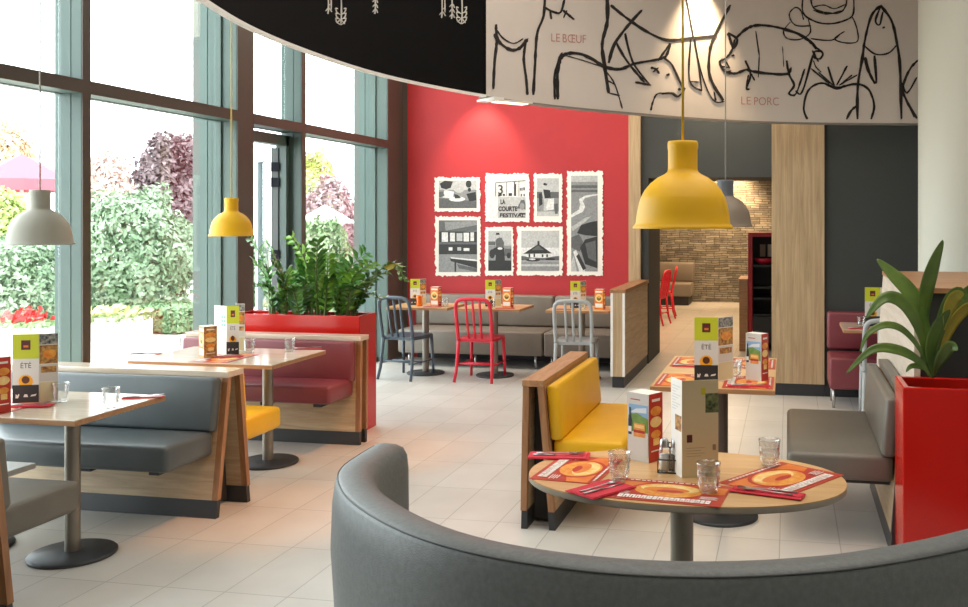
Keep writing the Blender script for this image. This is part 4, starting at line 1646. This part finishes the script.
# salt and pepper caddy
ctr = onz(670.0, 472, TZ)
t = thing('condiment_caddy', 'small wire caddy of salt and pepper shakers beside the cream menu', 'caddy', ctr)
mb = MB().use(mat('dark_wire', '#3a3a38', .4, .8))
for z in (.003, .05):
    mb.tube([(-.042, -.026, z), (.042, -.026, z), (.042, .026, z), (-.042, .026, z), (-.042, -.026, z)], .0022, 6)
for x in (-.042, .042):
    for y in (-.026, .026):
        mb.tube([(x, y, .003), (x, y, .05)], .0022, 6)
mb.tube([(0, 0, .003), (0, 0, .09), (.012, 0, .10), (0, 0, .11), (-.012, 0, .10), (0, 0, .09)], .0022, 6)
mb.build('rack', None, t)
for x, nm, m in ((-.021, 'salt shaker filled white', mat('white_salt', '#e9e6df', .8)), (.021, 'pepper shaker filled dark', mat('ground_pepper', '#4a4138', .9))):
    q = thing('shaker', nm + ' standing in the wire caddy on the oval table', 'shaker', ctr + Vector((x, 0, .004)))
    mb = MB().use(GLASST).lathe([(.0005, 0), (.018, 0), (.020, .004), (.020, .08), (.016, .092)], 20); mb.build('jar', None, q)
    mb = MB().use(m).lathe([(.0005, .003), (.0175, .003), (.0175, .062), (.0005, .062)], 20); mb.build('filling', None, q)
    mb = MB().use(STEEL).lathe([(.0175, .088), (.0175, .104), (.014, .116), (.006, .122), (.0005, .123)], 20); mb.build('cap', None, q)

# --- table between the yellow and dark grey benches
for nm, c, u in (('red placemat on the near left of the square-cornered table', (-.60, 5.50), (0, 1)), ('red placemat on the near right of the square-cornered table', (-.22, 5.50), (0, -1)),
                 ('red placemat on the far left of the square-cornered table', (-.60, 6.22), (0, 1)), ('red placemat on the far right of the square-cornered table', (-.22, 6.22), (0, -1))):
    placemat(nm, (c[0], c[1], TZ), Vector(u + (0,)), .42, .28)
napkin_set('at the near right of the square-cornered table', (-.215, 5.36, TZ + .003), Vector((1, .1, 0)), .24, .07)
napkin_set('at the near left of the square-cornered table', (-.615, 6.03, TZ), Vector((1, -.05, 0)), .22, .07)
menu('lime and sunflower menu on the square-cornered table', onz(718, 382, TZ), 187, .135, 'ete', 52, .13, 'photos', .37)
carton('landscape carton on the square-cornered table, right of the sunflower menu', onz(757, 379.5, TZ + .003), R(-30), 'landscape', .105, .075, .27)
tumbler('drinking glass between menu and carton on the square-cornered table', onz(735.5, 377, TZ), 1.0)

# --- left table
placemat('red burger placemat on the left window table', (-3.83, 4.02, TZ), Vector((0, -1, 0)), .40, .27)
napkin_set('at the near edge of the left window table', onz(27, 406, TZ + .003), Vector((1, .35, 0)))
napkin_set('at the aisle corner of the left window table', onz(143, 397.5, TZ), Vector((.9, .35, 0)), .2, .06)
menu('lime and sunflower menu on the left window table', onz(39, 402.5, TZ), 200, .125, 'ete', 42, .085, 'photos', .35)
carton('red burger carton at the left edge of the photo', onz(-3, 412, TZ), R(-18), 'burger', .11, .07, .27)
tumbler('drinking glass beside the menu on the left window table', onz(60.5, 402, TZ), 1.05)
tumbler('drinking glass alone near the corner of the left window table', onz(111, 407.5, TZ), 1.05)

# --- second table
placemat('red placemat on the table before the wine red bench', (-3.72, 5.78, TZ), Vector((0, -1, 0)), .40, .27)
napkin_set('at the aisle corner of the table before the wine bench', onz(307, 349, TZ), Vector((.9, .35, 0)), .2, .06)
napkin_set('beside the carton on the table before the wine bench', onz(226, 357, TZ + .003), Vector((1, .3, 0)), .22, .07)
napkin_set('at the window end of the table before the wine bench', onz(146, 354, TZ), Vector((.9, .25, 0)), .2, .06)
carton('orange burger carton on the table before the wine bench', onz(208, 357.5, TZ), R(-38), 'brown', .10, .085, .215)
menu('yellow sunflower menu on the table before the wine bench', onz(226.5, 354.5, TZ), 15, .085, 'ete', 160, .13, 'teal', .335)
menu('food photo menu page behind the yellow sunflower menu', onz(236, 351, TZ), 18, .06, 'photos', 120, .10, 'white', .335)
tumbler('drinking glass right of the menus on the table before the wine bench', onz(249.5, 352.5, TZ), 1.0)
tumbler('drinking glass near the aisle end before the wine bench', onz(290, 351.5, TZ), 1.0)
tumbler('drinking glass at the window end before the wine bench', onz(176, 349, TZ), 1.0)

# --- wall tables
for k, (mx, cx_) in enumerate(((412, 436), (487, 508), (572, 600))):
    w = ('behind the slate blue chair', 'behind the red chair', 'behind the light grey chair')[k]
    py = 303.5 + (1 if k else 0)
    mp_ = ony(mx, 300, 9.80); mp_.z = TZ
    menu('small looking menu on the wall table ' + w, (mp_.x + .09, mp_.y, TZ), 188, .105, 'ete', 48, .075, 'photos', .285)
    cp = ony(cx_, 300, 9.70); cp.z = TZ
    carton('small looking burger carton on the wall table ' + w, (cp.x, cp.y, TZ), R(-8), 'burger', .095, .07, .21)
    tumbler('tiny drinking glass on the wall table ' + w, (cp.x - .17 if k else cp.x + .12, 9.66, TZ), .95)
    napkin_set('on the wall table ' + w, (cp.x + (.0 if k < 2 else -.35), 9.60, TZ), Vector((1, .1, 0)), .2, .07)
gp = ony(419.5, 300, 9.68)
mb = MB().use(mat('orange_glass_candle_holder', '#e8741c', .25)).lathe([(.0005, 0), (.03, 0), (.033, .02), (.030, .06), (.034, .10), (.036, .115), (.032, .115), (.026, .05), (.0005, .02)], 24, (gp.x, gp.y, TZ))
tag(mb.build('candle_holder'), 'orange glass candle holder on the table behind the slate blue chair', 'candle holder')

# --- far right table
tumbler('drinking glass on the small table before the far right banquette', (.62, 8.50, TZ), 1.0)
napkin_set('on the small table before the far right banquette', (.60, 8.40, TZ), Vector((1, .2, 0)), .2, .07)
menu('lime menu standing beside the oak divider at far right', (.79, 8.62, TZ), 182, .13, 'ete', 20, .12, 'white', .34)

# ================================================================== PICTURES ON THE RED WALL
PW = 10.995


def pw(x, y, l=0):
    p = ony(420 + x / 4.84, 165 + y / 4.84, PW)
    p.y -= l
    return p


def picture(label, paper, pic, base, shapes):
    x0, y0, x1, y1 = paper
    c = pw((x0 + x1) / 2, y1)
    t = thing('picture', label, 'picture', c, 0, 'black and white pictures with torn white edges')
    rg = random.Random(int(x0 * 3 + y0))
    pts = []
    for (ax_, ay_), (bx, by) in (((x0, y0), (x1, y0)), ((x1, y0), (x1, y1)), ((x1, y1), (x0, y1)), ((x0, y1), (x0, y0))):
        n = int(math.hypot(bx - ax_, by - ay_) / 7)
        for k in range(n):
            u = k / n
            j = rg.uniform(-3, 3) if rg.random() < .7 else rg.uniform(-6, 6)
            nx, ny = (0, 1) if ay_ == by else (1, 0)
            pts.append((ax_ + (bx - ax_) * u + nx * j, ay_ + (by - ay_) * u + ny * j))
    mb = MB().use(PAPER)
    mb.extr([pw(x, y, 0) for x, y in pts], (0, -.004, 0))
    mb.build('torn_paper', None, t, world=True)
    mb = MB()
    a, b, c_, d = pic
    mb.use(PHOTOS[base]).poly([pw(a, d, .0055), pw(c_, d, .0055), pw(c_, b, .0055), pw(a, b, .0055)])
    for i, (g, sh) in enumerate(shapes):
        mb.use(PHOTOS[g])
        sh = [(min(max(x, a), c_), min(max(y, b), d)) for x, y in sh]
        mb.poly([pw(x, y, .0058 + .00012 * i) for x, y in sh])
    mb.build('photo', None, t, world=True)
    return t, mb


def ell(x, y, rx, ry, n=14):
    return [(x + rx * math.cos(2 * PI * k / n), y + ry * math.sin(2 * PI * k / n)) for k in range(n)]


def rc(a, b, c, d):
    return [(a, b), (c, b), (c, d), (a, d)]


picture('top left wall picture of people lying on a beach', (72, 60, 290, 225), (92, 75, 275, 209), 2, [
    (3, rc(92, 75, 275, 120)), (0, [(96, 90), (120, 76), (160, 80), (150, 110), (128, 118), (104, 112)]), (3, ell(190, 105, 30, 30)), (0, ell(236, 92, 14, 18)), (1, [(92, 160), (275, 175), (275, 209), (92, 209)]),
    (4, ell(180, 165, 40, 12)), (0, [(165, 140), (185, 145), (200, 160), (170, 162)]), (0, [(225, 140), (270, 130), (275, 172), (240, 176)]), (4, [(120, 120), (165, 130), (160, 160), (110, 158)]), (1, [(92, 130), (112, 128), (120, 150), (92, 158)]), (0, ell(240, 120, 8, 10))])
t, _ = picture('wall picture of an old sign reading La Courte Festival', (318, 42, 530, 275), (335, 68, 512, 258), 4, [
    (3, rc(378, 155, 512, 258)), (3, rc(335, 68, 512, 70)), (1, [(365, 84), (512, 74), (512, 78), (365, 88)]), (1, rc(365, 86, 369, 152)), (1, rc(418, 82, 421, 150)), (1, rc(455, 80, 462, 150)), (1, rc(478, 78, 481, 152)),
    (0, rc(458, 92, 466, 150)), (0, rc(430, 136, 446, 150)), (0, [(484, 112), (508, 108), (508, 122), (484, 124)]), (0, rc(488, 140, 494, 152)), (0, rc(502, 140, 508, 152)), (3, rc(488, 114, 503, 119)), (0, [(378, 142), (396, 140), (398, 148), (380, 154)]), (0, rc(402, 140, 412, 150)),
    (1, [(470, 210), (490, 170), (505, 168), (512, 190), (512, 215)]), (2, ell(495, 200, 12, 18)), (0, rc(484, 232, 512, 240))])
mb = MB().use(INK)
for s, x, y, sz, w, b in (('3', 376, 140, 62, 26, .6), ('LA', 390, 188, 30, 24, 1.2), ('COURTE', 380, 222, 30, 92, 1.2), ('FESTIVAL', 386, 252, 26, 122, .8)):
    addtext(mb, s, sz, lambda u, v, x=x, y=y: pw(x + u, y - v, .009), bold=b * 1.1, width=w)
mb.build('lettering', None, t, world=True)
picture('wall picture of a woman in a dark swimsuit on a beach', (552, 42, 688, 275), (566, 64, 673, 248), 2, [
    (3, rc(566, 64, 673, 130)), (1, rc(566, 130, 673, 160)), (3, rc(566, 225, 673, 248)), (4, [(612, 168), (650, 160), (648, 215), (612, 220)]), (3, [(598, 100), (614, 98), (624, 120), (632, 160), (622, 165), (612, 200), (610, 222), (598, 222), (602, 180), (594, 150), (590, 120)]),
    (0, [(597, 118), (630, 122), (634, 160), (604, 162)]), (3, ell(607, 98, 9, 10)), (0, [(596, 92), (604, 86), (618, 92), (612, 100), (600, 98)]), (0, [(575, 140), (590, 135), (594, 190), (578, 200)]), (1, [(648, 190), (668, 185), (668, 235), (655, 238)])])
picture('tall wall picture of a winding road through open country', (712, 30, 885, 535), (732, 52, 860, 515), 2, [
    (3, rc(732, 52, 860, 82)), (1, rc(732, 98, 860, 112)), (1, rc(732, 120, 860, 132)), (2, rc(732, 132, 860, 150)), (4, [(860, 146), (830, 152), (800, 160), (788, 175), (800, 200), (790, 225), (732, 255), (732, 240), (770, 215), (776, 190), (770, 165), (800, 148), (860, 140)]),
    (3, [(732, 300), (780, 270), (800, 255), (830, 248), (800, 275), (740, 320)]), (0, [(760, 330), (780, 290), (830, 275), (860, 270), (860, 345), (800, 340)]), (1, [(732, 350), (770, 335), (790, 370), (775, 420), (732, 400)]),
    (0, [(775, 400), (800, 360), (860, 345), (860, 500), (800, 480)]), (1, [(800, 380), (850, 365), (855, 470), (815, 450)]), (3, [(732, 470), (745, 440), (760, 515), (732, 515)]), (4, [(742, 420), (756, 410), (800, 515), (772, 515)]), (0, [(756, 440), (770, 430), (805, 500), (790, 510)])])
picture('bottom left wall picture of a diner interior with booth and shelves', (75, 250, 293, 537), (92, 268, 277, 518), 2, [
    (1, [(92, 268), (277, 268), (277, 318), (110, 328), (92, 330)]), (2, [(120, 275), (277, 270), (277, 290), (125, 318)]), (0, rc(92, 322, 277, 374)), (4, rc(106, 326, 136, 372)), (4, rc(146, 328, 170, 370)), (3, rc(178, 330, 206, 368)), (4, rc(212, 328, 238, 370)), (4, rc(245, 326, 262, 368)),
    (1, rc(92, 374, 277, 384)), (0, rc(92, 384, 277, 432)), (4, rc(140, 398, 158, 414)), (3, rc(182, 398, 200, 414)), (4, rc(212, 402, 240, 416)), (2, rc(92, 432, 277, 518)), (0, [(145, 450), (277, 465), (277, 500), (150, 465)]), (4, [(150, 446), (277, 458), (277, 466), (150, 452)]), (0, rc(168, 470, 176, 518)), (1, [(180, 480), (277, 500), (277, 518), (190, 500)])])
picture('wall picture of a young man sitting with clasped hands', (316, 300, 452, 535), (331, 318, 443, 512), 3, [
    (2, rc(331, 390, 443, 462)), (1, rc(331, 370, 366, 388)), (0, rc(331, 462, 443, 512)), (1, rc(410, 405, 443, 440)), (0, ell(350, 430, 14, 22)), (0, ell(430, 438, 10, 14)), (1, [(366, 365), (378, 350), (396, 352), (408, 375), (404, 408), (372, 410)]), (0, [(350, 408), (372, 396), (408, 400), (412, 470), (396, 512), (360, 512), (368, 440)]), (4, ell(388, 404, 12, 6)), (3, ell(377, 342, 9, 13)), (0, [(367, 338), (370, 328), (384, 328), (387, 338)])])
picture('wall picture of a round building with a conical thatched roof', (470, 298, 690, 535), (491, 318, 674, 512), 3, [
    (4, rc(491, 400, 674, 440)), (3, rc(491, 318, 674, 345)), (4, rc(514, 425, 640, 450)), (0, [(500, 430), (530, 410), (568, 386), (580, 386), (612, 408), (640, 428)]), (1, [(540, 412), (572, 388), (600, 412)]), (0, rc(569, 368, 579, 390)),
    (0, rc(526, 430, 534, 446)), (0, rc(550, 430, 558, 446)), (0, rc(590, 432, 598, 446)), (0, rc(612, 432, 620, 446)), (1, [(491, 440), (540, 448), (600, 450), (674, 440), (674, 462), (491, 462)]), (0, ell(548, 460, 36, 7)), (0, ell(632, 456, 24, 6)), (4, ell(544, 456, 16, 4)), (2, rc(491, 466, 674, 512)), (3, rc(491, 480, 674, 490))])

# ================================================================== BACK ROOM
t = thing('banquette', 'taupe banquette against the stone wall in the back room', 'bench', (-2.6, 18.9, 0))
mb = MB().use(TAUPE).box(-3.6, -1.86, 18.55, 19.15, .18, .44, None, .03, 3); mb.build('seat_cushion', None, t, world=True)
mb = MB().use(TAUPE).box(-3.6, -1.86, 19.05, 19.4, .445, .82, None, .03, 3); mb.build('backrest', None, t, world=True)
mb = MB().use(PLINTH).box(-3.55, -1.92, 18.65, 19.3, 0, .179); mb.build('base', None, t, world=True)
table('oak table in the back room beside the two red chairs', -3.05, -2.38, 15.0, 16.5, [(-2.7, 15.75)])
menu('lime menu in the back room above the red chairs', (-2.5, 15.9, TZ), 190, .13, 'ete', 20, .12, 'photos', .34)
carton('small carton in the back room beside the lime menu', (-2.44, 15.7, TZ), R(-8), 'burger', .1, .07, .2)

xl = ony(748, 240, 12.3).x
t = thing('service_cabinet', 'open black service cabinet with red frame in the back passage', 'cabinet', (xl + .35, 12.5, 0))
REDF = mat('deep_red_laminate', '#a51d22', .4)
BLK = mat('black_laminate', '#202022', .5)
mb = MB().use(REDF)
mb.box(xl, xl + .055, 12.3, 12.75, 0, 1.52); mb.box(xl + .645, xl + .70, 12.3, 12.75, 0, 1.52); mb.box(xl + .055, xl + .645, 12.3, 12.75, 1.465, 1.52)
mb.build('frame', None, t, world=True)
mb = MB().use(BLK).box(xl + .055, xl + .645, 12.72, 12.75, 0, 1.465); mb.build('back_panel', None, t, world=True)
for z in (.10, .45, .66, .80, 1.08):
    mb = MB().use(BLK).box(xl + .055, xl + .645, 12.32, 12.72, z, z + .025); mb.build('shelf', None, t, world=True)
mb = MB().use(mat('dark_grey_drawer_front', '#2b2b2e', .4)).box(xl + .06, xl + .64, 12.305, 12.32, .13, .44); mb.build('door', None, t, world=True)
t2 = thing('side_counter', 'low oak counter panel beside the red framed service cabinet', 'counter', (xl - .06, 12.6, 0))
mb = MB().use(WALNUTX).box(xl - .11, xl - .004, 12.28, 13.0, 0, .90); mb.build('panel', None, t2, world=True)
mb = MB().use(WALNUTX).box(xl - .125, xl - .002, 12.27, 13.01, .90, .925); mb.build('counter_top', None, t2, world=True)
mb = MB().use(CRED)
mb.lathe([(.0005, 0), (.06, .0), (.11, .03), (.13, .075), (.125, .078), (.10, .035), (.0005, .012)], 24, (xl + .2, 12.5, 1.105))
tag(mb.build('bowl'), 'red bowl on the shelf of the service cabinet', 'bowl')
mb = MB().use(WHITE).lathe([(.0005, 0), (.04, 0), (.045, .05), (.035, .11), (.03, .15), (.034, .16), (.028, .158), (.0005, .02)], 20, (xl + .42, 12.48, 1.105))
tag(mb.build('jug'), 'white jug on the shelf of the service cabinet', 'jug')
for k, x in enumerate((.14, .24, .34)):
    mb = MB().use(mat('cream_board', '#cfc6b4', .6)).box(xl + x, xl + x + .07, 12.68, 12.70, 1.20, 1.36)
    tag(mb.build('notice_card'), ('leftmost', 'middle', 'rightmost')[k] + ' of three cream cards at the back of the service cabinet', 'card', 'cream cards in the service cabinet')

# ================================================================== OUTSIDE
GROUND = mat('pale_terrace_paving', '#dcd8d0', .8, var=.05, vscale=1.5)
struct('floor_terrace', lambda b: b.box(-70, -4.98, -30, 90, -.12, -.02), GROUND)


def leafmat(name, a, b):
    return mat(name, a, .6, col2=b, vscale=2.6)


GB = leafmat('garden_green_leaf', '#64825c', '#b4c6ab')
GB2 = leafmat('fresh_green_leaf', '#76955f', '#bdd1a6')
GHEDGE = leafmat('hedge_green_leaf', '#5f8055', '#8aa67c')
PURP = leafmat('copper_purple_leaf', '#5e4a4e', '#947f82')
PALEP = leafmat('pale_pink_leaf', '#c9aaa0', '#e6d3ca')
YG = leafmat('yellow_green_leaf', '#a3b85a', '#d0da9a')
ORT = leafmat('pale_orange_leaf', '#d3b48e', '#e8d8bd')


def foliage(px, py0, py1, hw, depth, n, ls, m, seed, boxy=False, zmin=0.0):
    """leaf cloud spanning the photo rows py0..py1 at a given distance; returns MB, centre, radii"""
    top, bot = atd(px, py0, depth), atd(px, py1, depth)
    c = (top + bot) / 2
    rz = (top.z - bot.z) / 2
    rx = hw * depth / CF
    ry = max(.5, min(rx, 2.2))
    rg = random.Random(seed)
    mb = MB().use(m)
    n = int(n * 2.3)
    ls *= .62
    for k in range(n):
        while True:
            d = Vector((rg.gauss(0, 1), rg.gauss(0, 1), rg.gauss(0, 1)))
            if d.length > .01:
                break
        d.normalize()
        if boxy:
            q = max(abs(d.x), abs(d.y), abs(d.z))
            d = d / q
        lump = 1 + .22 * noise.noise(d * 2.3 + Vector((seed, 0, 0))) + .12 * noise.noise(d * 6 + Vector((0, seed, 0)))
        if boxy:
            lump = 1
        rr = rg.uniform(.72, 1.0) * lump
        p = c + Vector((d.x * rx, d.y * ry, d.z * rz)) * rr
        if p.z < zmin + .02:
            p.z = zmin + .02 + rg.random() * .1
        a = (d * .7 + Vector((rg.uniform(-1, 1), rg.uniform(-1, 1), rg.uniform(-.6, 1)))).normalized()
        u = a.orthogonal().normalized()
        v = a.cross(u)
        an = rg.uniform(0, 2 * PI)
        u, v = u * math.cos(an) + v * math.sin(an), v * math.cos(an) - u * math.sin(an)
        s = ls * rg.uniform(.7, 1.3)
        mb.poly([p - u * s, p - v * s * .45 + a * s * .1, p + u * s, p + v * s * .45 + a * s * .1])
    return mb, c, (rx, ry, rz)


def bush(name, label, cat, px, py0, py1, hw, depth, n, ls, m, seed, trunk=False, boxy=False):
    mb, c, (rx, ry, rz) = foliage(px, py0, py1, hw, depth, n, ls, m, seed, boxy)
    t = thing(name, label, cat, (c.x, c.y, -.02))
    mb.build('foliage', None, t, world=True)
    mb = MB().use(BARK)
    if trunk:
        mb.tube([(0, 0, 0), (.05, .02, c.z * .5), (0, 0, c.z + rz * .5)], [.13, .10, .03], 8)
        for k in range(4):
            a = k * 1.7
            mb.tube([(0, 0, c.z * .7), (math.cos(a) * rx * .3, math.sin(a) * ry * .3, c.z), (math.cos(a) * rx * .6, math.sin(a) * ry * .6, c.z + rz * .4)], [.06, .04, .015], 6)
        mb.build('trunk', None, t)
    else:
        # dense inner twigs
        for k in range(26):
            a = k * 2.4
            rr = .25 + .6 * ((k * 7) % 10) / 10
            mb.tube([(0, 0, 0), (math.cos(a) * rx * rr * .5, math.sin(a) * ry * rr * .5, max(.1, c.z * .6)), (math.cos(a) * rx * rr, math.sin(a) * ry * rr, max(.15, c.z + rz * .35 * math.sin(k)))], [.03, .02, .008], 5)
        mb.build('twigs', None, t)
    return t


bush('shrub', 'big rounded green shrub seen through the middle window', 'shrub', 132, 188, 330, 62, 17.0, 5200, .10, GB, 1)
bush('shrub', 'large pale green shrub outside the leftmost window', 'shrub', 18, 236, 336, 62, 14.5, 5200, .085, GB, 2)
bush('hedge', 'low clipped hedge below the copper tree', 'hedge', 172, 304, 333, 31, 14.6, 2600, .07, GHEDGE, 3, boxy=True)
bush('tree', 'dark copper leaved tree behind the green shrub', 'tree', 172, 133, 290, 36, 19.0, 4800, .12, PURP, 4, True)
bush('tree', 'pale pink tree far off in the middle window', 'tree', 108, 150, 240, 26, 32.0, 1800, .17, PALEP, 5, True)
bush('tree', 'pale orange tree at the far left above the parasol', 'tree', 8, 122, 200, 24, 32.0, 1500, .17, ORT, 6, True)
bush('tree', 'yellow green tree under the red parasol at left', 'tree', 4, 188, 290, 24, 20.0, 2200, .11, YG, 7, True)
bush('tree', 'yellow green tree in the window right of the glass door', 'tree', 316, 150, 260, 22, 26.0, 2200, .14, YG, 8, True)
bush('shrub', 'pinkish copper shrub in the window right of the glass door', 'shrub', 330, 176, 300, 30, 21.0, 2600, .11, mat('pale_copper_leaf', '#95757a', .6, col2='#c4a8a8', vscale=2.6), 9)
bush('shrub', 'green shrub right behind the zz plants, outside', 'shrub', 322, 218, 345, 34, 14.5, 4200, .08, GB2, 10)
bush('shrub', 'green shrub seen through the open glass door', 'shrub', 270, 230, 340, 24, 19.0, 2200, .10, GB, 11)

# garden parasol
pp = atd(22, 190, 22)
t = thing('garden_parasol', 'pinkish red parasol on the terrace at the far left', 'parasol', (pp.x, pp.y, -.02))
mb = MB().use(mat('faded_red_canvas', '#b35c68', .8))
rp = 52 * 22 / CF
for k in range(8):
    a0, a1 = 2 * PI * k / 8, 2 * PI * (k + 1) / 8
    A0 = Vector((math.cos(a0) * rp, math.sin(a0) * rp, pp.z + .25)); A1 = Vector((math.cos(a1) * rp, math.sin(a1) * rp, pp.z + .25))
    mb.poly([A0, A1, Vector((0, 0, pp.z + .85))])
    mb.poly([A0 - Vector((0, 0, .26)), A1 - Vector((0, 0, .26)), A1, A0])
mb.build('canopy', None, t)
mb = MB().use(WHITE).tube([(0, 0, 0), (0, 0, pp.z + .70)], .035, 8); mb.build('pole', None, t)
pp = atd(325, 222, 18)
t = thing('garden_parasol', 'white parasol outside the window right of the glass door', 'parasol', (pp.x, pp.y, -.02))
mb = MB().use(mat('white_canvas', '#e6e6e2', .8))
rp = .62
for k in range(8):
    a0, a1 = 2 * PI * k / 8, 2 * PI * (k + 1) / 8
    mb.poly([Vector((math.cos(a0) * rp, math.sin(a0) * rp, pp.z)), Vector((math.cos(a1) * rp, math.sin(a1) * rp, pp.z)), Vector((0, 0, pp.z + .35))])
mb.build('canopy', None, t)
mb = MB().use(WHITE).tube([(0, 0, 0), (0, 0, pp.z + .34)], .03, 8); mb.build('pole', None, t)


def flowerbox(label, px0, px1, py0, py1, depth, hgt, leaf, bloom, nb, seed):
    a, b = atd(px0, py1, depth), atd(px1, py1, depth)
    c = (a + b) / 2
    w = (b - a).length / 2
    t = thing('flower_box', label, 'planter', (c.x, c.y, -.02))
    top = atd(px0, py0, depth).z
    mb = MB().use(WHITE).box(-w, w, -.3, .3, 0, hgt); mb.build('box', None, t)
    rg = random.Random(seed)
    for nm, m, n, ls, z0, z1 in (('foliage', leaf, 900, .06, hgt, top - .1), ('blossoms', bloom, nb, .055, hgt + .05, top + .08)):
        mb = MB().use(m)
        for k in range(n):
            p = Vector((rg.uniform(-w, w), rg.uniform(-.3, .3), rg.uniform(z0, z1)))
            if nm == 'blossoms':
                p.x = max(-w, min(w, w * (.25 + rg.gauss(0, .22 if 'red' in label else .5))))
            a_ = Vector((rg.uniform(-1, 1), rg.uniform(-1, .2), rg.uniform(-.3, 1))).normalized()
            u = a_.orthogonal().normalized()
            v = a_.cross(u)
            mb.poly([p - u * ls, p - v * ls * .7, p + u * ls, p + v * ls * .7])
        mb.build(nm, None, t, kind='stuff')
    return t


flowerbox('white flower box with red blossoms outside the leftmost window', -20, 58, 314, 348, 12.6, .30, GB2, mat('red_blossom', '#dd2f2c', .5), 70, 21)
flowerbox('white flower box with yellow green plants outside the middle window', 84, 142, 311, 345, 13.6, .32, GB2, mat('yellow_blossom', '#c9cf8a', .5), 90, 22)
